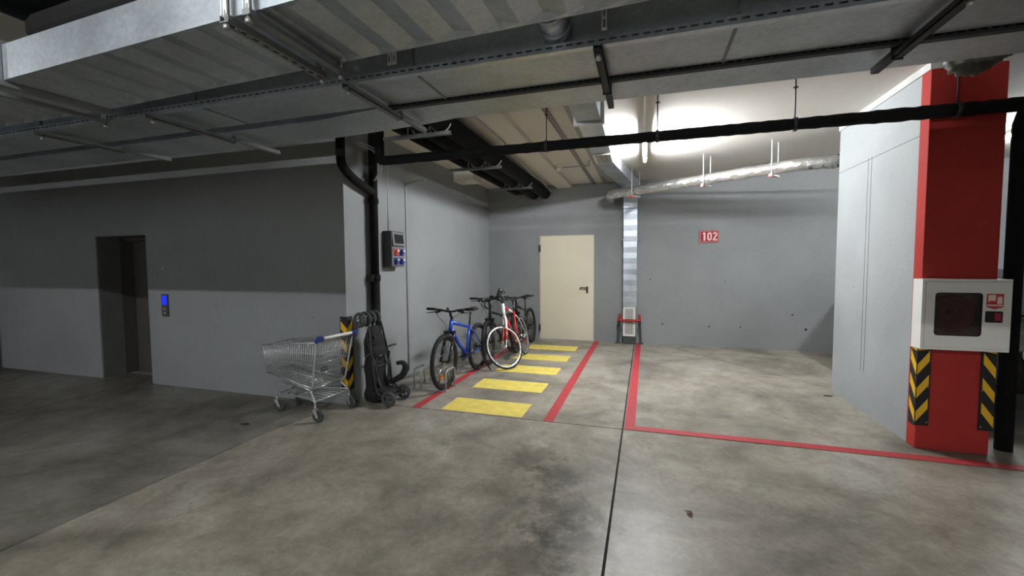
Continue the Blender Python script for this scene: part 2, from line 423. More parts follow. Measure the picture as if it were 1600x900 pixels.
# right wall, with its vertical chase and shutter joints
w = MB().bx(2.178, 2.62, 4.48, 6.06, 0, CZ)
w.mat(1).bx(2.1765, 2.18, 5.285, 5.292, .42, 2.62).bx(2.1765, 2.18, 5.355, 5.361, .42, 2.62).bx(2.1765, 2.18, 4.48, 6.06, 2.60, 2.606)
struct(w.build('wall_right', [M['wall_right'], M['groove']]), 'pale grey stub wall joined to the red pillar')
struct(MB().bx(2.165, 2.625, 4.36, 6.065, 3.092, CZ).build('trim_1', M['white_trim']), 'white strip along the top of the stub wall')
struct(MB().bx(2.168, 2.65, 4.355, 4.482, 0, 3.092).build('pillar', M['red_paint'], bevel=.006), 'red painted pillar at the end of the stub wall')
struct(MB().bx(XL-.4, XL, YF, WY, 0, CZ).build('wall_far_left', M['wall']))
struct(MB().bx(XR, XR+.3, YF, YB, 0, CZ).build('wall_far_right', M['wall']))
# cream door
d = MB().bx(DX0+.02, DX1-.012, YB-.02, YB+.03, .012, DZ-.012)
dr = struct(d.build('door_1', M['door'], bevel=.004), 'cream metal door with black lever handle in the back wall')
f = MB().bx(DX0, DX0+.018, YB-.012, YB+.06, 0, DZ).bx(DX1-.01, DX1, YB-.012, YB+.06, 0, DZ).bx(DX0, DX1, YB-.012, YB+.06, DZ-.01, DZ)
f.build('door_frame', M['door'], dr)
for z in (.24, 1.88):
    MB().lathe([(.012,-.07),(.012,.07)], (DX0+.008, YB-.03, z), (0,0,1), 10).build('hinge', M['dark_steel'], dr)
h = MB().prism(rrect(-.018,.018,-.085,.055,.017), .012, (-1.105, YB-.02, 1.05), (1,0,0), (0,0,1))
h.tube(fillet([(-1.105,YB-.02,1.075),(-1.105,YB-.07,1.075),(-1.235,YB-.07,1.08),(-1.245,YB-.03,1.055)], .02), .011, 8)
h.build('door_handle', M['black_plastic'], dr)
# lift doors, set back in the wall
e = MB().bx(-6.76, -6.235, 4.385, 4.42, .012, EZ-.05)
el = struct(e.build('door_2', M['elev'], bevel=.003), 'dark steel two panel lift door in its recess')
MB().bx(-7.195, -6.768, 4.41, 4.445, .012, EZ-.05).build('door_panel', M['elev'], el)
MB().bx(EX0, EX0+.02, 4.24, 4.5, 0, EZ).bx(EX1-.012, EX1, 4.24, 4.5, 0, EZ).bx(EX0, EX1, 4.30, 4.5, EZ-.045, EZ).build('door_frame', M['elev'], el)
MB().bx(EX0-.001, EX0+.006, 3.985, 4.24, 0, EZ).bx(EX1-.006, EX1+.001, 3.985, 4.24, 0, EZ).bx(EX0, EX1, 3.985, 4.30, EZ-.006, EZ+.001).build('jamb_lining', M['elev_jamb'], el)
MB().bx(EX0, EX1, 4.30, 4.5, -.02, .006).build('door_sill', M['zinc'], el)
struct(MB().bx(EX0-.3, EX1+.3, 4.5, 4.6, 0, CZ).build('wall_shaft', M['elev_jamb']))
# painted floor lines
def line(poly, m, name='floor_marking', label=None):
    return struct(MB().prism(poly, .0025, (0,0,-.0005)).build(name, m), label)
line([(-2.425,4.10),(-2.325,4.10),(-2.325,8.69),(-2.425,8.69)], M['red_line'], label='red floor line beside the bike racks')
line([(-.952,4.10),(-.85,4.10),(-.862,8.69),(-.964,8.69)], M['red_line'], label='red floor line between yellow bars and the vertical duct')
line([(-.172,4.2005),(-.075,4.2005),(-.063,8.69),(-.16,8.69)], M['red_line'], label='red floor line ending at the vertical duct')
line([(-.172,4.10),(5.2,4.10),(5.2,4.20),(-.172,4.20)], M['red_line'], label='red floor line across the front of bay 102')
where = ['nearest the camera, before the bike rack', 'second from the front', 'third from the front, under the red bike front wheel', 'fourth from the front', 'farthest, just before the cream door']
for i in range(5):
    y0 = 4.12 + .868*i
    line([(-2.08,y0),(-1.18,y0),(-1.18,y0+.43),(-2.08,y0+.43)], M['yellow_line'], label='yellow painted bar on the floor, ' + where[i])
# ceiling ledges of the bay
struct(MB().bx(-1.72, -1.42, 2.9, YB, 3.085, CZ).build('beam', M['ceiling']), 'shallow pale ceiling beam beside the black pipes')
struct(MB().bx(-3.2, -2.80, 6.9, 7.25, 2.99, CZ).build('beam', M['ceiling']), 'short white ceiling stub against the side wall')
struct(MB().bx(-3.12, -2.60, YF, 1.9, 2.976, CZ).build('beam', M['ceiling']), 'concrete ceiling beam above the ribbed duct')
# ------------------------------------------------------------------ air ducts
def flange(mb, x, y0, y1, z0, z1, t=.03, d=.028):
    mb.bx(x-t/2, x+t/2, y0-d, y1+d, z0-d, z0).bx(x-t/2, x+t/2, y0-d, y1+d, z1, z1+d)
    mb.bx(x-t/2, x+t/2, y0-d, y0, z0, z1).bx(x-t/2, x+t/2, y1, y1+d, z0, z1)
# ribbed duct nearest the camera, slightly skewed
A = thing('air_duct', 'wide ribbed galvanised air duct nearest the camera, set slightly askew', 'air duct', (-1.1535, 1.147, 2.2625), (0,0,R(-2.5)))
AY0, AY1, AH = -.166, .166, .13
def ribbed(x0, x1, pitch=.15, amp=.015):
    """sheet duct whose underside is folded in shallow cross ribs that die out at the edges"""
    mb = MB(); n = max(2, 2*round((x1-x0)/pitch)); xs = [x0+(x1-x0)*i/n for i in range(n+1)]
    vs = []
    for i, x in enumerate(xs):
        z = amp if i % 2 else 0
        vs += [(x,AY0,0),(x,AY0+.022,z),(x,AY1-.022,z),(x,AY1,0),(x,AY1,AH),(x,AY0,AH)]
    fs = []
    for i in range(n):
        a = i*6; b = a+6
        for k in range(6): fs.append((a+(k+1)%6, a+k, b+k, b+(k+1)%6))
    m = len(vs)-6
    fs += [tuple(range(6)), tuple(range(m+5, m-1, -1))]
    return mb.add(vs, fs)
ribbed(-1.18, .066).build('duct_section', M['galv'], A)
ribbed(.070, 1.36).build('duct_section', M['galv'], A)
ribbed(1.364, 4.2).build('duct_section', M['galv'], A)
ribbed(-7.0, -1.222).xf(Matrix.Translation((-1.222,0,0)) @ Matrix.Rotation(R(2.5), 4, 'Z') @ Matrix.Translation((1.222,0,0))).build('duct_section', M['galv'], A)
mb = MB(); flange(mb, -1.2015, AY0, AY1, 0, AH, .036, .02); mb.build('flange', M['steel_bracket'], A)
mb = MB(); flange(mb, 1.362, AY0, AY1, 0, AH, .02, .008); mb.build('flange', M['steel_bracket'], A)
# trapeze hangers under it: two channels close together, one at the left joint
def trapeze(x, y0, y1, z, label, group, slotted, drop=.5):
    t = thing('duct_hanger', label, 'duct hanger', (x, 0, z), group=group)
    mb = MB()
    if slotted:
        mb.bx(-.016,-.013, y0,y1, -.018,0).bx(.013,.016, y0,y1, -.018,0)
        mb.bx(-.016,-.005, y0,y1, -.020,-.017).bx(.005,.016, y0,y1, -.020,-.017)
        y = y0
        while y < y1-.01:
            mb.bx(-.005,.005, y, min(y+.017, y1), -.020, -.017); y += .038
    else:
        mb.bx(-.013,.013, y0,y1, -.016,0)
    mb.build('channel', M['steel_bracket'], t)
    for y in (y0+.008, y1-.008):
        MB().bx(-.011,.011, y-.002,y+.002, 0, drop).bx(-.011,-.008, y-.008,y+.002, 0, drop).bx(.008,.011, y-.008,y+.002, 0, drop).build('strap', M['white_steel'], t)
        MB().lathe([(.009,-.036),(.009,-.024),(.005,-.024),(.005,.016)], (0,y,0), (0,0,1), 6).build('nut', M['zinc'], t)
    return t
trapeze(-1.134, .950, 1.342, 2.252, 'slotted channel hanger under the ribbed duct, left one of the close pair', 'hangers of the ribbed duct', True, CZ-2.252)
trapeze(-1.0485, .945, 1.336, 2.252, 'plain channel hanger under the ribbed duct, right one of the close pair', 'hangers of the ribbed duct', False, CZ-2.252)
trapeze(-2.425, 1.005, 1.41, 2.238, 'channel hanger under the flanged left joint of the ribbed duct', 'hangers of the ribbed duct', False, CZ-2.238)
# the two parallel ducts along the lane
BZ, BT = 2.2625, 2.812
B1 = thing('air_duct', 'flat galvanised air duct in the middle, behind the slotted rail', 'air duct', (0, 0, 0))
def panel_duct(t, secs, y0f, y1f, z0, z1):
    for a, b in secs:
        MB().prism([(a,y0f(a)),(b,y0f(b)),(b,y1f(b)),(a,y1f(a))], z1-z0, (0,0,z0)).build('duct_section', M['galv'], t)
secs = [(-9.0,-4.65),(-4.65,-3.0),(-3.0,-1.91),(-1.91,-.825),(-.825,.255),(.255,1.35),(1.35,4.6)]
panel_duct(B1, secs, lambda x: 1.451, lambda x: 1.714, BZ, 2.50)
for a, b in secs[:-1]:
    mb = MB(); flange(mb, b, 1.451, 1.714, BZ, 2.50, .010, .003); mb.build('joint_band', M['galv_dull'], B1)
B2 = thing('air_duct', 'flat galvanised air duct farthest from the camera, beside the black water pipe', 'air duct', (0, 0, 0))
def y2(x): return 1.752 + (0 if x > -1.09 else .068*min(1, (-1.09-x)/.52))
def y2far(x): return 1.999 if x > -.9 else 1.999 + .09*min(1, (-.9-x)/.45)
secs2 = [(-9.0,-4.5),(-4.5,-2.9),(-2.9,-1.61),(-1.61,-1.09),(-1.09,-.9),(-.9,.225),(.225,.79),(.79,1.95),(1.95,4.6)]
panel_duct(B2, secs2, y2, y2far, BZ+.015, BT)
# slotted rails
def rail(name, label, x0, x1, y, z, mt, h=.04, pitch=.045, lip=.02):
    """upright slotted flange towards the camera and a flat lip under the duct"""
    t = MB()
    t.bx(x0, x1, y, y+.003, z+h*.64, z+h).bx(x0, x1, y, y+.003, z, z+h*.36)
    x = x0
    while x < x1:
        t.bx(x, x+pitch*.38, y, y+.003, z+h*.36, z+h*.64); x += pitch
    t.bx(x0, x1, y, y+lip, z-.003, z)
    t.bx(x0, x1, y+lip-.003, y+lip, z, z+h).bx(x0, x1, y+.003, y+lip, z+h-.002, z+h)
    o = t.build(name, mt); return tag(o, label, 'rail')
rail('slotted_rail', 'long pale slotted steel rail along the near edge of the middle duct', -5.5, 3.4, 1.421, BZ-.017, M['galv_bright'], .0225, .034, .024)
rail('slotted_rail', 'dark slotted steel rail in the seam between the two flat ducts', -1.11, 3.4, 1.721, BZ-.010, M['dark_steel'], .018, .028, .024)
# cross brackets that carry the flat ducts
def bracket(x, ya, yb, z, label, m, part2=None):
    t = thing('hanger_bracket', label, 'bracket', (x, 0, z), group='cross brackets under the flat ducts')
    MB().bx(-.014,-.011, ya,yb, -.020,.0).bx(.011,.014, ya,yb, -.020,.0).bx(-.014,.014, ya,yb, -.020,-.017).build('channel', m, t)
    MB().bx(-.017,.017, yb+.001, yb+.004, -.024, .02).build('end_plate', m, t)
    MB().lathe([(.009,-.04),(.009,-.024),(.004,-.024),(.004,.0)], (0, ya+.024, 0), (0,0,1), 6).build('bolt', M['zinc'], t)
    if part2:
        MB().bx(-.012,-.009, yb+.006,part2, -.006,.012).bx(.009,.012, yb+.006,part2, -.006,.012).bx(-.012,.012, yb+.006,part2, -.009,-.006).build('channel', m, t)
    return t
bracket(-1.095, 1.41, 1.785, BZ-.020, 'galvanised cross bracket under the flat ducts beside the black pipe bundle', M['steel_bracket'], 2.025)
bracket(-.15, 1.41, 1.77, BZ-.020, 'cross bracket under the flat ducts in line with the ceiling grille duct', M['dark_steel'], 1.98)
bracket(.7875, 1.41, 1.77, BZ-.020, 'dark cross bracket under the flat ducts nearest the red pillar', M['dark_steel'], 1.92)
bracket(-2.16, 1.41, 1.8375, BZ-.020, 'cross bracket under the flat ducts with a pale end by the lift wall', M['white_steel'] if False else M['steel_bracket'], 2.145)
bracket(-2.9625, 1.41, 1.80, BZ-.020, 'cross bracket under the flat ducts at the far dim end', M['steel_bracket'], 2.06)
# upright white hanger straps of the slotted rail
def strap(x, label, n):
    t = thing('hanger_strap', label, 'hanger strap', (x, 1.416, BZ+.021), group='white perforated hangers on the slotted rail')
    for k in range(n):
        mb = MB(); ox = k*.021; h = CZ-BZ-.021
        mb.bx(ox-.0085, ox-.004, 0, .003, 0, h).bx(ox+.004, ox+.0085, 0, .003, 0, h)
        z = 0
        while z < h:
            mb.bx(ox-.004, ox+.004, 0, .003, z, min(z+.009, h)); z += .034
        mb.build('perforated_strip', M['white_steel'], t)
    return t
strap(-.905, 'pair of white perforated strips above the slotted rail, near the middle', 2)
strap(-.131, 'single white perforated strip above the slotted rail, beside the short round duct', 1)
tag(MB().lathe([(.05,0),(.05,.155)], (-.285, 1.283, 2.325), (0,1,0), 28).lathe([(.054,.02),(.054,.04)], (-.285,1.283,2.325), (0,1,0), 28).lathe([(.054,.11),(.054,.13)], (-.285,1.283,2.325), (0,1,0), 28).build('round_duct', M['galv_bright']), 'short bluish round spigot duct joining the ribbed duct and the flat duct', 'air duct')
t = tag(MB().tube([(-9.5,3.40,2.85),(-2.75,3.40,2.85)], .07, 10).rod((-3.6,3.4,2.85),(-3.6,3.4,CZ-.001),.006).rod((-5.6,3.4,2.85),(-5.6,3.4,CZ-.001),.006).rod((-7.6,3.4,2.85),(-7.6,3.4,CZ-.001),.006).build('service_pipe', M['galv_dull']), 'added grey pipe out of view beyond the flat ducts, shading a band of the lift wall', 'pipe')  # added out of view to block lamp light and shade a wall band
# black pipe over the ribbed duct in the upper corner
tag(MB().tube([(-2.88,-3,2.86),(-2.88,1.0,2.86),(-2.88,1.72,2.86)], .115, 16).build('service_pipe', M['black_pipe']), 'thick black insulated pipe crossing above the ribbed duct in the upper corner', 'pipe')
tag(MB().tube([(-2.36,1.20,2.505),(3.0,.965,2.505)], .088, 14).build('service_pipe', M['black_pipe']), 'black insulated pipe lying on top of the ribbed duct', 'pipe')
# crumpled flexible duct in front of the pillar top
P = fillet([(1.74,3.3,CZ),(1.74,3.3,2.80),(1.79,3.3,2.70),(1.90,3.3,2.74),(2.04,3.3,2.84),(2.25,3.3,2.88),(2.7,3.3,2.88)], .12, 8)
Q = []
for q0, q1 in zip(P[:-1], P[1:]):
    n = max(1, int((q1-q0).length/.012)); Q += [q0+(q1-q0)*k/n for k in range(n)]
rnd = random.Random(9)
mb = MB().tube(Q, [(.052 if i % 2 else .066)+rnd.uniform(-.006,.006) for i in range(len(Q))], 14)
tag(mb.build('flexible_duct', M['galv_dark']), 'crumpled flexible foil duct sagging in front of the red pillar top', 'air duct')
# duct along the bay ceiling with its grille, turning down the back wall
G = thing('air_duct', 'narrow galvanised duct along the bay ceiling with a white grille, descending the back wall', 'air duct', (0,0,0))
GX0, GX1, GZ0, GZ1 = -.665, -.425, 2.95, 3.14
MB().bx(GX0, GX1, 2.9, 4.35, GZ0, GZ1).build('duct_section', M['galv'], G)
MB().bx(GX0, GX1, 4.37, 6.25, GZ0, GZ1).build('duct_section', M['galv_bright'], G)
mb = MB(); flange(mb, 0, 0, 0, 0, 0)
mb = MB().bx(GX0-.03, GX1+.03, 4.34, 4.38, GZ0-.03, GZ0).bx(GX0-.03, GX0, 4.34, 4.38, GZ0, GZ1).bx(GX1, GX1+.03, 4.34, 4.38, GZ0, GZ1).build('flange', M['white_steel'], G)
MB().prism([(GX0,6.25),(GX1,6.25),(-.155,8.42),(-.395,8.42)], GZ1-GZ0-.02, (0,0,GZ0)).build('duct_section', M['galv'], G)
MB().bx(-.40, -.15, 8.42, 8.68, 2.60, GZ1).build('elbow', M['galv'], G)
# vertical leg: gently bellied sheet panels
vs = []; fs = []; nz = 36
for i in range(nz+1):
    z = .72 + (2.6-.72)*i/nz; ph = (i % 4)/4
    yy = 8.50 - .0045*math.sin(ph*PI)**2
    vs += [(-.40,yy,z),(-.15,yy,z),(-.15,8.68,z),(-.40,8.68,z)]
for i in range(nz):
    a = i*4; b = a+4
    for k in range(4): fs.append((a+k, a+(k+1) % 4, b+(k+1) % 4, b+k))
fs += [(3,2,1,0), (nz*4, nz*4+1, nz*4+2, nz*4+3)]
MB().add(vs, fs).build('riser', M['galv'], G)
MB().bx(-.40,-.15, 8.52, 8.68, .15, .72).build('riser_foot', M['galv_dull'], G)
MB().bx(-.43,-.12, 8.49, 8.505, 2.005, 2.02).bx(-.43,-.42, 8.49, 8.69, 2.005, 2.02).bx(-.13,-.12, 8.49, 8.69, 2.005, 2.02).build('clamp', M['zinc'], G)
MB().bx(-.39,-.16, 8.53, 8.67, .002, .15).build('riser_base', M['dark_grey_plastic'], G)
def grille(t, o, ex, ey, w, h, nx, ny, out):
    o = Vector(o); ex = Vector(ex); ey = Vector(ey); n = Vector(out)
    mb = MB(); fr = .03
    def q(x0, x1, y0, y1, d0, d1):
        c = [o+ex*x+ey*y+n*d for d in (d0,d1) for x, y in ((x0,y0),(x1,y0),(x1,y1),(x0,y1))]
        mb.add(c, [(3,2,1,0),(4,5,6,7),(0,1,5,4),(1,2,6,5),(2,3,7,6),(3,0,4,7)])
    q(0,w,0,fr,0,.014); q(0,w,h-fr,h,0,.014); q(0,fr,fr,h-fr,0,.014); q(w-fr,w,fr,h-fr,0,.014)
    for i in range(nx):
        x = fr+(w-2*fr)*(i+.5)/nx; q(x-.004,x+.004,fr,h-fr,.001,.009)
    for i in range(ny):
        y = fr+(h-2*fr)*(i+.5)/ny; q(fr,w-fr,y-.003,y+.003,.002,.012)
    g = mb.build('grille', M['white_metal'], t, label='white grille')
    mb = MB(); 
    c = [o+ex*x+ey*y+n*.0008 for x, y in ((fr,fr),(w-fr,fr),(w-fr,h-fr),(fr,h-fr))]
    mb.add(c, [(0,1,2,3)]).build('opening', M['dark_grey_plastic'], g)
grille(G, (-.395, 8.52, .165), (1,0,0), (0,0,1), .225, .56, 5, 20, (0,-1,0))
grille(G, (-.66, 5.64, GZ0), (1,0,0), (0,1,0), .23, .48, 5, 8, (0,0,-1))
# foil wrapped pipe on rod hangers
FP = fillet([(-.62,8.69,2.80),(-.62,8.02,2.80),(1.86,6.36,2.80),(2.75,6.30,2.80)], .12, 6)
pts = []; rr = []
V = [Vector(p) for p in FP]
for a, b in zip(V[:-1], V[1:]):
    n = max(1, int((b-a).length/.035))
    for k in range(n): pts.append(a+(b-a)*k/n)
pts.append(V[-1]); rnd = random.Random(3)
for i in range(len(pts)): rr.append(.078+rnd.uniform(-.0045,.0045) + (.006 if i % 14 == 0 else 0))
tag(MB().tube(pts, rr, 18).build('insulated_pipe', M['foil']), 'shiny foil wrapped pipe slanting under the bay ceiling', 'pipe')
tag(MB().tube([(-.25,8.1,2.925),(1.3,6.99,2.905),(1.40,6.86,2.92),(2.75,6.42,2.92)], .012, 8).build('cable', M['black_plastic']), 'thin black cable laid along the foil wrapped pipe', 'cable')
def pipe_hanger(x, y, label):
    t = thing('pipe_hanger', label, 'pipe hanger', (x, y, 2.8), (0,0,R(-34)), group='rod hangers of the foil wrapped pipe')
    for s in (-1, 1):
        MB().tube([(0,s*.105,-.11),(0,s*.105,CZ-2.8)], .006, 8).build('rod', M['white_steel'], t)
    MB().bx(-.018,.018,-.125,.125,-.105,-.085).build('channel', M['zinc'], t)
    MB().bx(-.022,.022,-.14,-.08,-.125,-.095).build('end_cap', M['socket_red'], t, label='red end cap')
    return t
pipe_hanger(.86, 7.03, 'twin rod hanger with red cap at the middle of the foil pipe')
pipe_hanger(1.62, 6.52, 'twin rod hanger with red cap nearest the stub wall')
pipe_hanger(-.17, 7.72, 'twin rod hanger with red cap in front of the vertical duct')
# ------------------------------------------------------------------ black water pipes
PY, PZ = 4.28, 2.727
WP = thing('water_pipe', 'long black insulated water pipe crossing the bay front at ceiling height', 'pipe', (0,0,0))
pts = []; rr = []; x = -2.78; rnd = random.Random(5)
while x < 4.0:
    pts.append((x, PY, PZ + .006*(x+2.8)/6)); rr.append(.049+rnd.uniform(-.002,.003)+(.004 if (x > 1.7 and rnd.random() < .5) else 0)); x += .06
MB().tube(pts, rr, 14).build('pipe_run', M['black_pipe'], WP)
MB().tube(fillet([(-2.74,PY,PZ),(-2.885,PY,PZ),(-2.885,PY,CZ)], .09, 6), .052, 14).build('elbow', M['black_pipe'], WP)
for xx in (-.955, .095, 1.205, 2.3):
    MB().rod((xx,PY,PZ+.04),(xx,PY,CZ), .0055).lathe([(.02,0),(.02,.006)], (xx,PY,3.035), (0,0,1), 10).build('hanger_rod', M['dark_steel'], WP)
    MB().lathe([(.050,-.016),(.058,-.014),(.058,.014),(.050,.016)], (xx,PY,PZ+.003), (1,0,0), 18).build('clamp', M['black_plastic'], WP)
DP = thing('drain_pipe', 'black vertical drain pipe with a side branch standing by the wall corner', 'pipe', (-3.075, 4.42, 0))
pts = [(0,0,0),(0,0,1.36),(0,0,1.37),(0,0,2.0),(0,0,CZ)]
MB().tube([(0,0,0.0),(0,0,1.42)], .054, 16).tube([(0,0,1.42),(0,0,CZ)], .050, 16).build('pipe_run', M['black_pipe'], DP)
MB().lathe([(.055,0),(.064,.006),(.064,.07),(.055,.08)], (0,0,1.36), (0,0,1), 18).build('collar', M['black_pipe'], DP)
MB().lathe([(.055,0),(.06,.006),(.06,.05),(.055,.06)], (0,0,2.28), (0,0,1), 18).build('collar', M['black_pipe'], DP)
MB().tube(fillet([(.03,-.60,CZ),(.03,-.60,2.60),(.015,-.40,2.50),(0,0,2.40)], .09, 6), .048, 14).build('branch', M['black_pipe'], DP)
MB().bx(-.062,.02,-.075,-.056,1.36,1.44).build('bracket', M['dark_steel'], DP)
loop = fillet([(.05,-.42,2.86),(.05,-.12,2.86),(.06,-.04,2.80),(.05,-.02,2.62),(.04,-.10,2.52)], .1, 6)
tag(MB().tube([Vector(p)+Vector((-3.03,4.42,0)) for p in loop], .009, 8).tube([Vector(p)+Vector((-3.01,4.45,.02)) for p in loop], .007, 8).build('cable_loop', M['pvc']), 'looped grey cables beside the top of the drain pipe', 'cable')
tag(MB().tube([(2.83,PY+.056,PZ),(2.83,4.45,PZ),(2.845,4.52,PZ-.08),(2.845,4.52,0)], .056, 14).build('water_pipe', M['black_pipe']), 'black vertical pipe just behind the red pillar', 'pipe')
# bundle of black pipes along the side of the bay
specs = [(-2.47,.062,2.985,8.3),(-2.20,.105,2.99,8.69),(-1.965,.105,2.99,8.69)]
labs = ['slimmest black pipe of the bundle above the bicycles, next to the side wall', 'middle black pipe of the bundle above the bicycles', 'black pipe of the bundle above the bicycles next to the ceiling beam']
for (x, r, z, ye), lb in zip(specs, labs):
    if r < .08: P = fillet([(x,2.8,z),(x,ye,z),(x,ye+.16,z+.06),(x,ye+.34,z+.06)], .08, 5)
    else: P = [(x,2.8,z),(x,5,z),(x,ye,z)]
    tag(MB().tube(P, r, 16).build('service_pipe', M['black_pipe']), lb, 'pipe', 'black pipes above the bicycles')
for y, lb in ((3.98,'nearest the flat duct'),(5.56,'in the middle of the black pipes'),(7.2,'nearest the back wall')):
    t = thing('pipe_hanger', 'grey channel support carrying the black pipe bundle, ' + lb, 'pipe support', (-2.22, y, 2.865), group='supports of the black pipe bundle')
    MB().bx(-.40,.36,-.022,.022,-.018,.016).build('channel', M['steel_bracket'], t)
    for xx in (-.12,.135): MB().rod((xx,0,0),(xx,0,CZ-2.865), .005).build('rod', M['white_steel'], t)
    for px in (.02, .255):
        MB().tube(arc((px,0,.125), .114, R(200), R(340), (1,0,0), (0,0,1), 12), .006, 6).build('pipe_clamp', M['white_steel'], t)
tag(MB().tube([(-1.70,3.2,3.07),(-1.70,5.2,3.07),(-1.74,6.0,3.02),(-1.74,6.8,2.98),(-1.78,7.6,3.04),(-1.79,8.3,2.98),(-1.80,8.69,2.96)], .010, 8).build('cable', M['pvc']), 'sagging pale cable beside the black pipe bundle', 'cable')
mb = MB().bx(-2.72,-1.88,8.685,8.70,2.915,2.93).bx(-1.895,-1.88,8.685,8.70,2.93,3.09).bx(-2.72,-1.9,8.692,8.70,2.93,3.09)
struct(mb.build('trim_2', M['wall']), 'plastered frame around the pipe opening in the back wall')
# conduits on the ceiling
def conduit(pts, r, label, name='conduit', m='pvc'):
    return tag(MB().tube(fillet(pts, .05, 4), r, 8).build(name, M[m]), label, 'conduit')
conduit([(-1.035,2.8,CZ-.012),(-1.005,8.69,CZ-.012)], .011, 'thin conduit of the pair crossing the pale ceiling, on the pipe side')
conduit([(-.995,2.8,CZ-.012),(-.965,8.69,CZ-.012)], .011, 'thin conduit of the pair crossing the pale ceiling, on the duct side')
tag(MB().bx(-.80,-.745,2.8,8.69,CZ-.03,CZ-.001).bx(-.735,-.70,2.8,8.69,CZ-.045,CZ-.001).build('cable_trunking', M['pvc']), 'grey cable trunking beside the grille duct on the bay ceiling', 'trunking')
conduit([(-.02,2.8,CZ-.012),(-.02,5.3,CZ-.012)], .011, 'white conduit feeding the lit tube lamp', m='white_plastic')
t = thing('smoke_detector', 'small white detector with a clear dome on the bay ceiling', 'smoke detector', (-1.36, 7.0, CZ))
MB().lathe([(.062,0),(.062,-.02),(.055,-.03)], (0,0,0), (0,0,1), 20).bx(-.045,.045,-.045,.045,-.03,0).build('detector_base', M['white_plastic'], t)
MB().lathe([(.045,-.03),(.045,-.06),(.034,-.085),(.001,-.092)], (0,0,0), (0,0,1), 20).build('dome', M['white_metal'], t)
conduit([(-1.30,7.02,CZ-.034),(-.87,7.02,CZ-.034),(-.83,6.7,CZ-.034)], .009, 'thin conduit from the white detector to the trunking')
# ------------------------------------------------------------------ tube lamps
def lamp(name, label, c, rz, length, strength, group=None, stem=0):
    t = thing(name, label, 'ceiling lamp', c, (0,0,rz), group)
    MB().bx(-length/2-.02, length/2+.02, -.025, .025, -.05, 0).build('lamp_housing', M['white_metal'], t)
    mt = strength
    if stem:
        for s in (-1,1): MB().rod((s*length*.3,0,0),(s*length*.3,0,stem), .008).build('stem', M['white_metal'], t)
    MB().tube([(-length/2,0,-.075),(length/2,0,-.075)], .014, 10).build('tube', mt, t, label='glowing white tube')
    for s in (-1,1):
        MB().bx(s*length/2-.012, s*length/2+.012, -.016, .016, -.092, -.045).build('tube_holder', M['white_plastic'], t)
    return t
def lampmat(nm, s, c=(250,252,255)): return emit(nm, c, s)
# ------------------------------------------------------------------ things fixed to the walls
def guard(label, x, y, sx, sy, z0, z1, first, pitch=.235, leg=.08, t=.014):
    """L-shaped rubber guard around a corner at (x, y); its legs run in -sx along x and -sy along y from the corner's outer edge"""
    g = thing('corner_guard', label, 'corner guard', (x, y, z0))
    h = z1-z0; o = .001
    # sx: direction of the leg on the face that looks at the camera; sy: +1 the other leg runs to +y
    if sy > 0: poly = [(-sx*o*0 - (-sx)*0, -t-o)]
    c = -sx*(t+o)                                   # outer corner offset in x
    P = [(c, -t-o), (sx*leg, -t-o), (sx*leg, -o), (-sx*o, -o), (-sx*o, leg), (c, leg)]
    if sx < 0: P = P[::-1]
    MB().prism(P, h).build('guard_strip', M['rubber'], g, bevel=.004)
    st = MB(); z = first; hh = .085; rise = .08 if sx < 0 and x < 0 else .115
    while z < h:
        # stripe on the camera face, falling towards the corner
        a0, a1 = sx*(-.010), sx*(leg-.012)
        q = [(a0, z), (a1, z+rise), (a1, z+rise+hh), (a0, z+hh)]
        q = [(u, min(max(v, .012), h-.012)) for u, v in q]
        if abs(q[0][1]-q[3][1]) > .01 or abs(q[1][1]-q[2][1]) > .01:
            if sx < 0: q = q[::-1]
            st.prism(q, .0016, (0, -t-o, 0), (1,0,0), (0,0,1))
        # stripe on the other leg
        b0, b1 = -.010, leg-.012
        q = [(b0, z), (b1, z+rise), (b1, z+rise+hh), (b0, z+hh)]
        q = [(u, min(max(v, .012), h-.012)) for u, v in q]
        if abs(q[0][1]-q[3][1]) > .01 or abs(q[1][1]-q[2][1]) > .01:
            if sx > 0: q = q[::-1]
            st.prism(q, .0016, (c if sx < 0 else c-.0016, 0, 0), (0,1,0), (0,0,1))
        z += pitch
    st.build('reflective_stripe', M['yellow_refl'], g)
    for zz in (.03, h/2, h-.03):
        MB().lathe([(.006,0),(.004,.003)], (sx*(leg-.014), -t-o, zz), (0,-1,0), 8).build('screw', M['zinc'], g)
    return g
guard('black and yellow chevron guard on the wall corner behind the shopping cart', -3.14, 3.97, -1, 1, .165, .985, .02, .195)
guard('black and yellow chevron guard on the pillar corner nearest the stub wall', 2.168, 4.355, 1, 1, .20, .852, .03, .198)
guard('black and yellow chevron guard on the outer pillar corner beside the dark car', 2.65, 4.355, -1, 1, .20, .852, .03, .198)
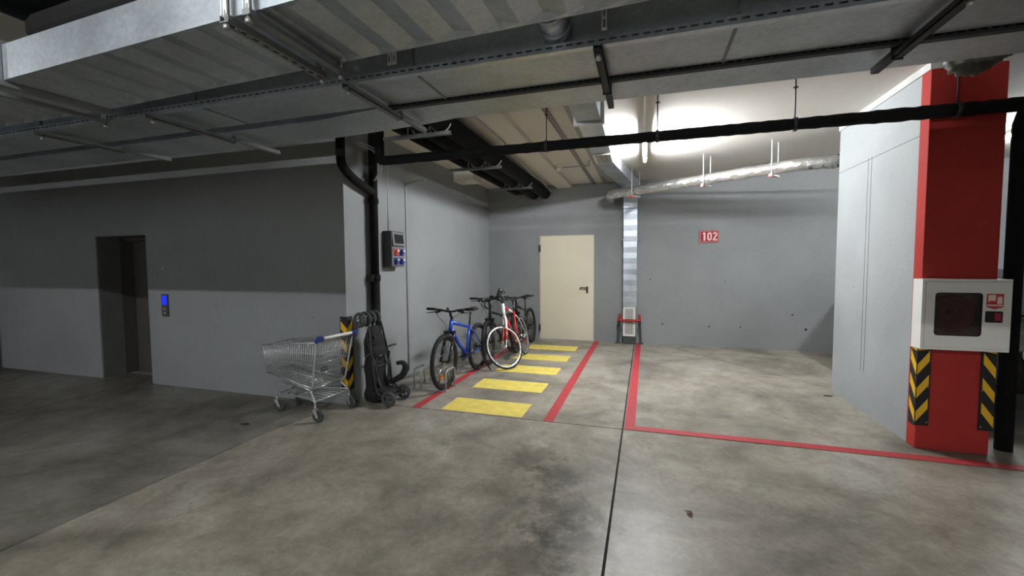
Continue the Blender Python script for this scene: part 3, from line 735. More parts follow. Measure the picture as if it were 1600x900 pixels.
# hose cabinet
CB = thing('fire_hose_cabinet', 'white fire hose cabinet with dark window on the red pillar', 'fire hose cabinet', (2.388, 4.292, .858))
W2, HH, DD = .276, .56, .062
mb = MB().bx(-W2,W2,-DD,-.052,0,.02).bx(-W2,W2,.052,DD,0,HH).bx(-W2,-W2+.012,-.052,.052,0,HH).bx(W2-.012,W2,-.052,.052,0,HH).bx(-W2+.012,W2-.012,-.052,.052,0,.012).bx(-W2+.012,W2-.012,-.052,.052,HH-.012,HH)
mb = MB().bx(-W2,W2,.05,DD,0,HH).bx(-W2,-W2+.012,-DD,.05,0,HH).bx(W2-.012,W2,-DD,.05,0,HH).bx(-W2+.012,W2-.012,-DD,.05,0,.012).bx(-W2+.012,W2-.012,-DD,.05,HH-.012,HH)
mb.build('cabinet_body', M['white_metal'], CB)
MB().bx(-W2+.013,W2-.013,.044,.0495,.013,HH-.013).build('back_panel', M['cab_in'], CB)
dr = MB()
x0, x1, z0, z1 = -W2+.022, W2-.018, .022, HH-.022
wx0, wx1, wz0, wz1 = -.195, .10, .115, .455
dy0, dy1 = -DD-.006, -DD+.008
out = rrect(x0,x1,z0,z1,.004,2); inn = rrect(wx0,wx1,wz0,wz1,.022,2)
n = len(out); vs = []
for yy in (dy0, dy1):
    vs += [(p[0],yy,p[1]) for p in out] + [(p[0],yy,p[1]) for p in inn]
fs = []
for i in range(n):
    k = (i+1) % n
    fs += [(i,k,n+k,n+i), (2*n+k,2*n+i,3*n+i,3*n+k), (i,2*n+i,2*n+k,k), (n+k,3*n+k,3*n+i,n+i)]
dr.add(vs, fs)
door = dr.build('cabinet_door', M['white_metal'], CB)
MB().bx(-W2,W2,-DD-.001,-DD,0,.020).bx(-W2,W2,-DD-.001,-DD,HH-.020,HH).bx(-W2,-W2+.02,-DD-.001,-DD,.02,HH-.02).bx(W2-.016,W2,-DD-.001,-DD,.02,HH-.02).build('door_surround', M['white_metal'], CB)
gf = MB(); 
inn2 = rrect(wx0+.008,wx1-.008,wz0+.008,wz1-.008,.018,2); n = len(inn)
vs = [(p[0],dy0-.001,p[1]) for p in inn] + [(p[0],dy0-.001,p[1]) for p in inn2] + [(p[0],dy0+.006,p[1]) for p in inn2]
fs = [(i,(i+1)%n,n+(i+1)%n,n+i) for i in range(n)] + [(n+i,n+(i+1)%n,2*n+(i+1)%n,2*n+i) for i in range(n)]
gf.add(vs, fs).build('window_seal', M['rubber'], door)
MB().prism(inn, .003, (0,dy0+.006,0), (1,0,0), (0,0,1)).build('window_pane', M['cab_glass'], door, label='dark window pane')
hr = MB()
for rr_ in (.06,.085,.11,.135): hr.ring((-.047,.0,.285), (0,1,0), rr_, .013, 40, 8)
hr.lathe([(.03,-.03),(.03,.03)], (-.047,0,.285), (0,1,0), 16)
hr.build('hose_reel', M['hose'], CB)
MB().prism(rrect(.118,.222,.228,.315,.008,3), .004, (0,dy0,0), (1,0,0), (0,0,1)).build('latch_recess', M['rubber'], door)
MB().prism(rrect(.168,.208,.242,.302,.004,2), .010, (0,dy0-.002,0), (1,0,0), (0,0,1)).build('latch', M['sign_red'], door, label='dark red latch')
st = MB().prism([(.122,.348),(.172,.330),(.224,.348),(.224,.449),(.122,.449)], .0015, (0,dy0,0), (1,0,0), (0,0,1))
st.mat(1)
for q in ([(.130,.395),(.176,.395),(.176,.441),(.130,.441)], [(.133,.378),(.141,.395),(.133,.395)], [(.186,.372),(.214,.372),(.218,.392),(.211,.394),(.219,.404),(.211,.408),(.218,.420),(.206,.430),(.196,.424),(.190,.428),(.183,.410),(.190,.406),(.184,.392)], [(.126,.356),(.220,.356),(.220,.366),(.126,.366)]):
    st.prism(q, .0022, (0,dy0,0), (1,0,0), (0,0,1))
st.build('sticker', [M['sticker'], M['sign_pink']], door, label='red hose pictogram sticker')
# bay number
SG = thing('bay_sign', 'red sign with number 102 on the back wall', 'sign', (1.121, 8.695, 2.05))
MB().prism(rrect(-.163,.163,-.112,.112,.006,2), .008, (0,0,0), (1,0,0), (0,0,1)).build('plate', M['sign_red'], SG)
fr = MB()
for q in ((-.153,.153,.096,.101),(-.153,.153,-.101,-.096),(-.153,-.148,-.096,.096),(.148,.153,-.096,.096)): fr.bx(q[0],q[1],-.010,-.008,q[2],q[3])
fr.build('border', M['sign_pink'], SG)
def digits():
    mb = MB()
    def P(poly): mb.prism(poly, .002, (0,-.008,0), (1,0,0), (0,0,1))
    # 1
    P([(-.092,-.075),(-.062,-.075),(-.062,.075),(-.083,.075),(-.112,.062),(-.112,.044),(-.092,.050)])
    # 0 as a ring
    n = 28; o = []; i_ = []
    for k in range(n):
        a = 2*PI*k/n; ca, sa = math.cos(a), math.sin(a)
        f = lambda v, p: math.copysign(abs(v)**p, v)
        o.append((.008+.040*f(ca,.8), .076*f(sa,.75))); i_.append((.008+.014*f(ca,.8), .052*f(sa,.75)))
    vs = []
    for yy in (-.010,-.008): vs += [(p[0],yy,p[1]) for p in o] + [(p[0],yy,p[1]) for p in i_]
    fs = []
    for k in range(n):
        l = (k+1) % n
        fs += [(k,l,n+l,n+k), (k,2*n+k,2*n+l,l), (n+l,3*n+l,3*n+k,n+k)]
    mb.add(vs, fs)
    # 2
    up = [( .096+.040*math.cos(R(a)), .036+.040*math.sin(R(a))) for a in (165,140,115,90,65,40,15,-10,-35)]
    lo = [( .096+.013*math.cos(R(a)), .036+.016*math.sin(R(a))) for a in (165,140,115,90,65,40,15,-10,-35)]
    for k in range(8): P([lo[k], lo[k+1], up[k+1], up[k]])
    P([lo[8],(.060,-.055),(.060,-.075),(.094,-.050),up[8]]); P([(.060,-.075),(.136,-.075),(.136,-.050),(.060,-.050)])
    return mb
digits().build('number', M['sign_pink'], SG, label='pale digits 102')
# red guard rail round the foot of the vertical duct
GR = thing('guard_rail', 'red guard rail on dull grey legs round the foot of the vertical duct', 'guard rail', (-.28, 8.47, 0))
MB().tube(fillet([(-.195,.21,.47),(-.195,0,.47),(.195,0,.47),(.195,.21,.47)], .05, 5), .024, 12).build('rail', M['red_paint'], GR, label='red rail')
for s in (-1, 1):
    MB().bx(s*.185-.022, s*.185+.022, .14, .20, .455, .57).build('bracket', M['red_paint'], GR, label='red bracket')
    MB().bar((s*.185, .165, .46), (s*.215, .165, 0.004), .05, .05).bx(s*.215-.05, s*.215+.05, .12, .21, 0, .012).build('leg', M['dark_grey_plastic'], GR)
# socket box with its feed conduits
SB = thing('socket_box', 'grey wall box with breaker window, red and blue sockets', 'socket box', (-3.152, 4.70, 1.53))
MB().bx(0,.125,0,.30,.0,.45).bx(-.004,.0,.05,.25,.02,.43).build('box_body', M['dark_grey_plastic'], SB, bevel=.008)
lid = MB().add([(.125,.015,.26),(.125,.285,.26),(.125,.285,.44),(.125,.015,.44),(.150,.015,.27),(.150,.285,.27),(.130,.285,.435),(.130,.015,.435)], [(3,2,1,0),(4,5,6,7),(0,1,5,4),(1,2,6,5),(2,3,7,6),(3,0,4,7)]).build('breaker_cover', M['grey_plastic'], SB, bevel=.003)
MB().add([(.1505,.05,.295),(.1505,.25,.295),(.1365,.25,.41),(.1365,.05,.41),(.154,.05,.295),(.154,.25,.295),(.14,.25,.41),(.14,.05,.41)], [(3,2,1,0),(4,5,6,7),(0,1,5,4),(1,2,6,5),(2,3,7,6),(3,0,4,7)]).build('window_pane', M['clear'], lid)
MB().bx(.125,.132,.012,.288,.012,.25).build('socket_panel', M['grey_plastic'], SB, bevel=.003)
for y, z, m, lb in ((.085,.185,'socket_red','red socket'),(.215,.185,'socket_blue','blue socket'),(.085,.07,'socket_blue','blue socket'),(.215,.07,'socket_blue','blue socket')):
    so = MB().bx(.132,.142,y-.045,y+.045,z-.045,z+.045).lathe([(.034,0),(.036,.02),(.030,.026)], (.140,y,z), (1,0,-.25), 16).build('socket', M[m], SB, bevel=.004, label=lb)
    MB().bx(.160,.175,y-.012,y+.02,z+.005,z+.03).build('lid_tab', M['white_plastic'], so)
conduit([(-3.152,4.83,1.985),(-3.16,4.84,2.75),(-3.16,4.84,CZ)], .014, 'straight grey conduit rising from the top of the socket box')
conduit([(-3.155,5.27,.08),(-3.155,5.27,2.66),(-2.86,5.27,2.70)], .016, 'grey conduit bending at its top, from near the floor beside the socket box')
# lift call panel
CP = thing('call_panel', 'dark lift call panel with glowing blue screen on the grey wall', 'call panel', (-5.912, WY, 1.05))
MB().prism(rrect(-.055,.055,-.145,.145,.008,2), .016, (0,-.0005,0), (1,0,0), (0,0,1)).build('plate', M['elev'], CP)
MB().bx(-.040,.040,-.0195,-.016,.005,.125).build('display', M['screen'], CP, label='glowing blue display')
for z in (-.05,-.10): MB().lathe([(.017,0),(.017,.006),(.012,.008)], (0,-.016,z), (0,-1,0), 16).build('button', M['zinc'], CP)
tag(MB().lathe([(.014,0),(.014,.012),(.010,.02)], (-5.92,WY,1.52), (0,-1,0), 12).build('wall_plug', M['white_plastic']), 'tiny white plug in the wall above the lift call panel', 'plug')
tag(MB().prism([(0,0),(.07,0),(.07,.02),(.02,.02),(.02,.07),(0,.07)], .80, (-9.56,3.885,.0)).build('edge_guard', M['rubber']), 'black rubber edge guard at the extreme dim end of the lift wall', 'corner guard')
# ------------------------------------------------------------------ shopping cart
CT = thing('shopping_cart', 'wire shopping cart with white handle and blue grips by the wall corner', 'shopping cart', (-3.40, 3.675, 0), (0,0,R(176)))
# local: +x front of the cart, y across, handle at -x; rear castors at x=-.31, front ones at x=.31
def lerp(a, b, t): return Vector(a)*(1-t)+Vector(b)*t
RT = [(-.365,.255,.80),(.43,.185,.72)]; RB = [(-.27,.225,.335),(.42,.155,.43)]
def cn(x_end, side, top):
    p = (RT if top else RB)[x_end]; return Vector((p[0], p[1]*side, p[2]))
mb = MB(); rw = .0042; ww = .0018
def wall(a0, a1, b0, b1, nv, nh):
    """wire panel: bottom edge a0-a1, top edge b0-b1"""
    for i in range(1, nv):
        t = i/nv; mb.rod(lerp(a0,a1,t), lerp(b0,b1,t), ww, 5)
    for i in range(1, nh):
        t = i/nh; mb.rod(lerp(a0,b0,t), lerp(a1,b1,t), ww*1.25, 5)
for s in (-1, 1): wall(cn(0,s,0), cn(1,s,0), cn(0,s,1), cn(1,s,1), 24, 4)
wall(cn(1,-1,0), cn(1,1,0), cn(1,-1,1), cn(1,1,1), 12, 4)
wall(cn(0,-1,0), cn(1,-1,0), cn(0,1,0), cn(1,1,0), 18, 8)
mb.build('basket_mesh', M['chrome'], CT)
mb = MB()
for top in (0, 1):
    for a, b in (((0,-1),(1,-1)),((1,-1),(1,1)),((1,1),(0,1)),((0,1),(0,-1))):
        mb.rod(cn(a[0],a[1],top), cn(b[0],b[1],top), rw*(1.25 if top else 1.1), 8)
for e in (0, 1):
    for s in (-1, 1): mb.rod(cn(e,s,0), cn(e,s,1), rw, 8)
mb.build('basket_rim', M['chrome'], CT)
mb2 = mb; mb = MB()
wall(cn(0,-.96,0)+Vector((.012,0,.02)), cn(0,.96,0)+Vector((.012,0,.02)), cn(0,-.96,1)+Vector((.03,0,-.02)), cn(0,.96,1)+Vector((.03,0,-.02)), 18, 4)
mb.build('rear_flap', M['chrome'], CT)
MB().bx(-.283,-.279,.02,.115,.47,.52).build('label_plate', M['dark_grey_plastic'], CT)
# child seat flap folded against the rear
mb = MB()
for i in range(9):
    y = -.19+.38*i/8; mb.rod((-.24,y,.60),(-.315,y,.78), ww, 5)
mb.rod((-.24,-.19,.60),(-.24,.19,.60), .003, 6).rod((-.315,-.2,.78),(-.315,.2,.78), .003, 6); mb.build('child_seat', M['chrome'], CT)
# chassis
mb = MB()
for s in (-1, 1):
    P = fillet([(-.39,.24*s,.825),(-.36,.25*s,.78),(-.275,.225*s,.33),(-.22,.20*s,.30),(-.315,.235*s,.205),(-.315,.235*s,.165)], .05, 5)
    mb.tube(P, .010, 8)
    mb.tube(fillet([(-.315,.235*s,.21),(-.20,.20*s,.215),(.33,.125*s,.20),(.33,.125*s,.16)], .05, 5), .009, 8)
    mb.tube(fillet([(-.22,.20*s,.30),(.05,.165*s,.35),(.12,.16*s,.22)], .05, 4), .008, 8)
    mb.rod(cn(0,s,0), cn(1,s,0)+Vector((0,0,-.012)), .007, 8)
mb.rod((-.315,-.235,.205),(-.315,.235,.205), .009).rod((.33,-.125,.195),(.33,.125,.195), .010).rod((.0,-.165,.21),(.0,.165,.21), .006).rod((-.22,-.2,.3),(-.22,.2,.3), .008)
for i in range(6):
    y = -.10+.2*i/5; mb.rod((-.30,y*1.6,.21),(.32,y,.205), .003, 5)
mb.build('frame', M['chrome'], CT)
mb = MB().rod((-.402,-.20,.835),(-.402,.20,.835), .0155, 14); mb.build('handle', M['white_plastic'], CT, label='white push handle')
for s in (-1, 1):
    MB().bar((-.402,.20*s,.835),(-.402,.265*s,.838), .045, .05, (-.3,0,1)).bar((-.402,.245*s,.835),(-.36,.25*s,.80), .03, .035).build('handle_end', M['blue_plastic'], CT, bevel=.01, label='blue handle end')
for x, y, rz in ((-.315,.235,15),(-.315,-.235,-10),(.33,.125,25),(.33,-.125,-20)):
    c = MB().rod((0,0,.125),(0,0,.165), .011, 8)
    for s in (-1, 1): c.prism([(-.018,.128),(.018,.128),(-.018,.05),(-.042,.05)], .003, (0, s*.022+.0015, 0), (1,0,0), (0,0,1))
    c.bx(-.02,.02,-.025,.025,.122,.130)
    Mx = Matrix.Translation((x,y,0)) @ Matrix.Rotation(R(rz), 4, 'Z')
    k = c.xf(Mx).build('caster', M['zinc'], CT)
    wv = MB().ring((-.03,0,.0615), (0,1,0), .046, .015, 28, 8, (1,1.0)).lathe([(.044,-.010),(.044,.010)], (-.03,0,.0615), (0,1,0), 20).lathe([(.016,-.018),(.016,.018)], (-.03,0,.0615), (0,1,0), 12)
    wv.xf(Mx).build('caster_wheel', M['wheel_grey'], k, label='dark rubber wheel')
# ------------------------------------------------------------------ folded stroller, standing on end
ST = thing('stroller', 'folded black stroller standing upright against the drain pipe', 'stroller', (-2.93, 4.17, 0))
# local x points out of the wall, y along the wall
body = MB(); nz = 18; nk = 16; vs = []; fs = []
for i in range(nz+1):
    t = i/nz; z = .035 + .79*t
    wy = .175 - .055*t + .012*math.sin(t*17); dx = .085 - .03*t + .01*math.sin(t*11+1); ox = .03 - .05*t
    if t < .12: wy *= .82+1.5*t
    if t > .9: wy *= 1-(t-.9)*4
    for k in range(nk):
        a = 2*PI*k/nk; ca, sa = math.cos(a), math.sin(a)
        q = 1 + .07*math.sin(5*a+i*.9)
        vs.append((ox + dx*math.copysign(abs(ca)**.7, ca)*q, wy*math.copysign(abs(sa)**.7, sa)*q, z))
for i in range(nz):
    for k in range(nk):
        l = (k+1) % nk; fs.append((i*nk+k, i*nk+l, (i+1)*nk+l, (i+1)*nk+k))
fs += [tuple(range(nk))[::-1], tuple(range(nz*nk, nz*nk+nk))]
body.add(vs, fs, True).build('seat_fabric', M['fabric'], ST)
mb = MB()
for s in (-1, 1):
    mb.tube(fillet([(.26,.13*s,.095),(.12,.155*s,.13),(.085,.165*s,.45),(.02,.12*s,.86),(-.01,.10*s,.97)], .08, 5), .0125, 8)
    mb.tube([(.10,.17*s,.16),(.06,.14*s,.55),(.0,.15*s,.80)], .011, 8)
    mb.tube(fillet([(.20,.14*s,.13),(.10,.10*s,.30),(.09,.16*s,.55)], .06, 4), .010, 8)
mb.rod((.26,-.16,.095),(.26,.16,.095), .010).rod((.09,-.17,.42),(.09,.17,.42), .009).rod((0,-.12,.84),(0,.12,.84), .010)
mb.tube([(.06,-.17,.58),(.07,-.26,.57),(.075,-.28,.585)], .011, 8).tube([(.06,.14,.60),(.08,.25,.61),(.085,.30,.605)], .011, 8)
mb.build('frame', M['black_plastic'], ST)
MB().bx(.098,.112,-.06,-.02,.54,.585).build('tag', M['white_plastic'], ST, label='small white tag')
# bumper hook with its padded cover
hook = fillet([(.10,.09,.20),(.17,.11,.22),(.27,.15,.28),(.30,.17,.37),(.27,.16,.43),(.20,.13,.42)], .07, 6)
MB().tube(hook, [.022+.016*math.sin(PI*i/(len(hook)-1)) for i in range(len(hook))], 10).build('bumper_bar', M['fabric'], ST)
for y in (-.155,.155):
    wv = MB().ring((.27,y,.088), (0,1,0), .068, .019, 30, 8).lathe([(.02,-.02),(.02,.02)], (.27,y,.088), (0,1,0), 12)
    for k in range(5):
        a = 2*PI*k/5; wv.bar((.27,y,.088), (.27+.055*math.cos(a), y, .088+.055*math.sin(a)), .012, .014, (0,1,0))
    wv.build('wheel', M['wheel_grey'], ST)
MB().rod((.27,-.14,.088),(.27,.14,.088), .009).build('axle', M['black_plastic'], ST)
fr_ = MB().prism([(.06,.05),(.20,.06),(.235,.09),(.22,.135),(.15,.15),(.06,.20)], .24, (0,.12,0), (1,0,0), (0,0,1)).build('footrest', M['fabric'], ST, bevel=.015)
cn_ = MB()
for k, (z0_, z1_, w_, d_) in enumerate(((.50,.66,.145,.075),(.60,.76,.125,.07),(.70,.86,.11,.062))):
    cn_.ball((.045-.02*k, -.015+.02*(k%2), (z0_+z1_)/2), 1, (d_, w_, (z1_-z0_)*.62), 18, 10)
cn_.build('canopy', M['fabric'], ST)
for s in (-1, 1):
    MB().tube(fillet([(.115,.05*s,.10),(.10,.12*s,.40),(.075,.06*s,.70),(.03,.09*s,.85)], .1, 5), .011, 6, sq=(.3,1.3)).build('strap', M['black_plastic'], ST)
for y in (-.205,-.115,-.025,.065):
    cx, cz = -.035, .955
    wv = MB().ring((cx,y,cz), (0,1,0), .068, .017, 30, 8).lathe([(.022,-.022),(.022,.022)], (cx,y,cz), (0,1,0), 12)
    for k in range(5):
        a = 2*PI*k/5+.4; wv.bar((cx,y,cz), (cx+.055*math.cos(a), y, cz+.055*math.sin(a)), .012, .012, (0,1,0))
    wv.build('wheel', M['wheel_grey'], ST)
MB().rod((-.035,-.225,.955),(-.035,.085,.955), .009).bx(-.055,-.005,-.09,-.05,.84,.95).bx(-.055,-.005,.0,.03,.84,.95).lathe([(.016,0),(.012,.012)], (-.035,-.228,.955), (0,-1,0), 12).build('wheel_fork', M['zinc'], ST)
# ------------------------------------------------------------------ bike racks
def bike_rack(x, y, label):
    r = thing('bike_rack', label, 'bike rack', (x, y, 0))
    for yy in (0, .26):
        MB().bx(-.02,.453,yy-.018,yy+.018,.0,.022).build('base_bar', M['zinc'], r)
    for xx in (0, .09, .343, .433):
        P = fillet([(xx,0,.02),(xx,0,.255),(xx,.26,.255),(xx,.26,.02)], .07, 6)
        MB().tube(P, .011, 8).build('hoop', M['zinc'], r)
    return r
br = bike_rack(-2.745, 4.715, 'low galvanised hoop rack holding the front wheel of the blue bicycle')
# ------------------------------------------------------------------ bicycles
def bicycle(label, loc, rotz, lean, steer, fm, style='mtb', rad=.345, tr=.026, rim='black_rim', fork_m='black_frame', accent=None, bar_z=.97, bar_w=.66, saddle_z=.92, stand=True, refl=True, guards=False, crown_h=.345, head_len=.135, seat_len=.42):
    b = thing('bicycle', label, 'bicycle', loc, (lean, 0, rotz), 'bicycles parked along the side wall')
    ax_r = Vector((-.53,0,rad)); ax_f = Vector((.55,0,rad)); bb = Vector((-.11,0,.30))
    hd = Vector((-math.cos(R(70)),0,math.sin(R(70))))           # steering axis, upwards
    foot = ax_f + Vector((-.042,0,.0))
    def sa(z): return foot + hd*((z-foot.z)/hd.z)
    hb, ht = sa(rad+crown_h+.015), sa(rad+crown_h+.015+head_len)
    seat_top = bb + Vector((-math.cos(R(73)),0,math.sin(R(73))))*seat_len
    t1 = .018 if style == 'mtb' else .016
    if guards: t1 = .019
    f = MB()
    f.tube([hb-hd*.005, ht+hd*.005], .024, 12)
    f.tube([hb+hd*.03, lerp(hb, bb, .55), bb], [t1*1.6, t1*1.5, t1*1.45], 12)
    f.tube([ht-hd*.03, lerp(ht-hd*.03, seat_top-Vector((0,0,.03)), .6), seat_top-Vector((0,0,.03))], [t1*1.25, t1*1.05, t1*.9], 12)
    f.tube([bb, seat_top], t1, 12)
    f.lathe([(.027,-.037),(.027,.037)], bb, (0,1,0), 14)
    rear = MB() if accent else f
    for s in (-1, 1):
        rear.tube([bb+Vector((-.02,.02*s,0)), bb+Vector((-.11,.045*s,.01)), ax_r+Vector((.0,.062*s,0))], [.011,.010,.008], 8)
        rear.tube([seat_top+Vector((0,.015*s,-.06)), lerp(seat_top, ax_r, .3)+Vector((0,.035*s,0)), ax_r+Vector((0,.062*s,.01))], [.009,.008,.007], 8)
    fr = f.build('frame', M[fm], b)
    if accent:
        rear.build('rear_stays', M['white_frame'], fr, label='white rear stays')
        MB().tube([hb-hd*.008, ht+hd*.008], .0262, 12).build('frame_panel', M['white_frame'], fr, label='white head tube')
        MB().tube([lerp(ht-hd*.03, seat_top-Vector((0,0,.03)), .42), lerp(ht-hd*.03, seat_top-Vector((0,0,.03)), .75)], t1*1.22, 12).build('frame_panel', M['white_frame'], fr, label='white top tube panel')
        MB().tube([lerp(hb+hd*.03, bb, .62), lerp(hb+hd*.03, bb, .97)], t1*1.62, 12).build('frame_panel', M['white_frame'], fr, label='white down tube panel')
    # seat post, saddle
    st_ = bb + (seat_top-bb).normalized()*((saddle_z-.05-bb.z)/math.sin(R(73)))
    MB().tube([seat_top-Vector((0,0,.02)), st_], .0135, 10).build('seat_post', M['black_frame'], b)
    vs = []; prof = [(-.15,.065,.028),(-.12,.075,.034),(-.06,.06,.028),(0,.032,.022),(.08,.022,.018),(.125,.014,.012)]
    sd = MB(); nk = 12
    for x, hw, hh in prof:
        for k in range(nk):
            a = 2*PI*k/nk; vs.append(st_ + Vector((x, hw*math.cos(a), .035+hh*math.sin(a)*(1 if math.sin(a) > 0 else .8))))
    fs = [(i*nk+k, i*nk+(k+1)%nk, (i+1)*nk+(k+1)%nk, (i+1)*nk+k) for i in range(len(prof)-1) for k in range(nk)]
    fs += [tuple(range(nk))[::-1], tuple(range(len(vs)-nk, len(vs)))]
    sd.add(vs, fs, True)
    for s in (-1, 1): sd.tube([st_+Vector((-.11,.02*s,.01)), st_+Vector((0,.022*s,-.005)), st_+Vector((.09,.012*s,.015))], .0035, 6)
    sd.build('saddle', M['black_plastic'], b)
    # front assembly turns about the steering axis
    Q = Matrix.Translation(foot) @ Matrix.Rotation(steer, 4, hd) @ Matrix.Translation(-foot)
    fk = MB(); crown = sa(rad+crown_h)
    if style == 'mtb':
        for s in (-1, 1):
            fk.tube([crown+Vector((0,.058*s,0)), crown-hd*.14+Vector((0,.058*s,0))], .0145, 10)
            fk.tube([crown-hd*.12+Vector((.004,.058*s,0)), ax_f+Vector((0,.058*s,-.01))], .019, 10)
        fk.bar(crown+Vector((0,-.075,0)), crown+Vector((0,.075,0)), .045, .04).tube(arc(crown-hd*.15+Vector((.02,0,.0)), .058, 0, PI, (0,1,0), hd, 8), .011, 8)
    else:
        for s in (-1, 1):
            fk.tube([crown+Vector((0,.025*s,.01)), crown-hd*.06+Vector((0,.042*s,0)), lerp(crown, ax_f, .6)+Vector((-.01,.048*s,0)), ax_f+Vector((0,.05*s,0))], [.019,.021,.017,.010], 10)
        fk.ball(crown, .03, (1,1.2,.9))
    fk.tube([crown, ht+hd*.02], .016, 10)
    fo = fk.xf(Q).build('fork', M[fork_m], b)
    if accent:
        a = MB()
        for s in (-1, 1): a.tube([lerp(crown, ax_f, .42)+Vector((-.006,.047*s,0)), lerp(crown, ax_f, .8)+Vector((-.006,.05*s,0))], [.0205,.0155], 10)
        a.xf(Q).build('fork_panel', M['red_frame'], fo, label='red fork panel')
    # stem and handlebar
    top = ht+hd*.035; bc = Vector((top.x+.055, 0, bar_z)); hbm = MB()
    hbm.tube([ht-hd*.0, top], .019, 10).tube([top-hd*.01, bc], [.019,.017], 10)
    if style == 'mtb':
        hbm.tube(fillet([(bc.x-.03,-bar_w/2,bc.z+.03),(bc.x,-.12,bc.z+.022),(bc.x,-.05,bc.z),(bc.x,.05,bc.z),(bc.x,.12,bc.z+.022),(bc.x-.03,bar_w/2,bc.z+.03)], .05, 4), .0125, 10)
        hb_ = hbm.xf(Q).build('handlebar', M['black_frame'], b)
        for s in (-1, 1):
            MB().tube([(bc.x-.03+.0,s*bar_w/2,bc.z+.03),(bc.x-.0163,s*(bar_w/2-.13),bc.z+.0277)], .0175, 10).xf(Q).build('grip', M['rubber'], hb_)
            lv = MB().bx(bc.x-.02,bc.x+.022,s*(bar_w/2-.20)-.022,s*(bar_w/2-.20)+.022,bc.z-.005,bc.z+.032)
            lv.tube([(bc.x+.02,s*(bar_w/2-.19),bc.z+.01),(bc.x+.055,s*(bar_w/2-.13),bc.z-.005),(bc.x+.05,s*(bar_w/2-.04),bc.z-.012)], [.008,.007,.005], 8)
            lv.ball((bc.x-.0,s*(bar_w/2-.16),bc.z-.005), .026, (1,1.2,.8), 10, 6)
            lv.xf(Q).build('brake_lever', M['black_plastic'], hb_)
    else:
        for s in (-1, 1):
            hbm.tube(fillet([(bc.x,0,bc.z),(bc.x,s*.19,bc.z),(bc.x+.03,s*.235,bc.z+.0),(bc.x+.10,s*.24,bc.z-.01),(bc.x+.12,s*.245,bc.z-.09),(bc.x+.03,s*.25,bc.z-.13)], .04, 4), .014, 10)
        hb_ = hbm.xf(Q).build('handlebar', M['black_frame'], b)
        for s in (-1, 1):
            MB().ball((bc.x+.10,s*.24,bc.z+.035), .036, (1.5,.8,1.0), 12, 8).tube([(bc.x+.13,s*.24,bc.z+.04),(bc.x+.155,s*.25,bc.z-.03),(bc.x+.14,s*.255,bc.z-.09)], [.010,.009,.006], 8).prism([(-.05,0),(.08,.02),(.10,.05),(.02,.055),(-.05,.03)], .012, (bc.x+.03,s*.10,bc.z), (0,s,0), (0,0,1)).xf(Q).build('brake_lever', M['black_plastic'], hb_)
    if style == 'mtb':
        lampx = MB().lathe([(.018,-.025),(.024,.0),(.026,.02),(.02,.024)], (bc.x+.035,.0,bc.z+.035), (1,0,0), 14)
        lampx.xf(Q).build('front_light', M['grey_plastic'], b)
    cb = MB()
    for s in (-1, 1): cb.tube(fillet([(bc.x+.02,s*.2,bc.z),(bc.x+.12,s*.10,bc.z-.06),(crown.x+.05,s*.02,crown.z+.10),(crown.x,s*.05,crown.z-.1)], .12, 6), .0028, 6)
    cb.xf(Q).build('brake_cable', M['black_plastic'], b)
    # wheels
    for which, c, X in (('f', ax_f, Q), ('r', ax_r, None)):
        hub = MB().lathe([(.012,-.055),(.012,-.035),(.026,-.033),(.026,-.028),(.014,-.02),(.014,.02),(.026,.028),(.026,.033),(.012,.035),(.012,.055)], c, (0,1,0), 14)
        rr_ = rad-2*tr
        hub.ring(c, (0,1,0), rr_-.004, .012, 56, 8, (1.15 if rim == 'black_rim' else 1.5,.8))
        sp = MB()
        for k in range(24):
            a = 2*PI*k/24; s = 1 if k % 2 else -1; a2 = a+(.35 if (k//2) % 2 else -.35)
            sp.tube([c+Vector((.025*math.cos(a2), .03*s, .025*math.sin(a2))), c+Vector(((rr_-.01)*math.cos(a), .002*s, (rr_-.01)*math.sin(a)))], .0011, 4, caps=False)
        ty = MB().ring(c, (0,1,0), rad-tr, tr, 64, 12)
        if tr > .02:   # knobbly tread
            for k in range(72):
                a = 2*PI*k/72
                for s in (-1, 0, 1):
                    p = c + Vector((math.cos(a),0,math.sin(a)))*(rad-tr+tr*math.cos(s*.7)*.97) + Vector((0, s*tr*.62, 0))
                    d = Vector((-math.sin(a),0,math.cos(a)))
                    ty.bar(p-d*.007, p+d*.007, .010, .008, (math.cos(a), s*.6, math.sin(a)))
        extra = MB().ring(c+Vector((0,-.045,0)), (0,1,0), .075, .008, 32, 6, (1,.18)) if style == 'mtb' else None
        rf = None
        if refl:
            a = R(-62) if which == 'f' else R(150)
            rf = MB().bar(c+Vector((math.cos(a),0,math.sin(a)))*(rr_*.78)-Vector((.03,0,0))*0, c+Vector((math.cos(a),0,math.sin(a)))*(rr_*.55), .05, .016, (0,1,0))
        for q in (hub, sp, ty, extra, rf):
            if q and X: q.xf(X)
        wo = hub.build('wheel', M[rim], b, label='silver rimmed wheel' if rim == 'alu_rim' else None)
        sp.build('spokes', M['spoke'], wo); ty.build('tire', M['tire'], wo)
        if extra: extra.build('brake_disc', M['spoke'], wo)
        if rf: rf.build('reflector', M['amber'], wo, label='amber spoke reflector')
    # drive train
    cr = MB().ring(bb+Vector((0,-.045,0)), (0,1,0), .075, .007, 32, 6, (1.6,.4)).lathe([(.02,-.05),(.02,.04)], bb, (0,1,0), 12)
    for k in range(4):
        a = PI/4+k*PI/2; cr.bar(bb+Vector((0,-.045,0)), bb+Vector((.075*math.cos(a),-.045,.075*math.sin(a))), .014, .006, (0,1,0))
    ca = R(200)
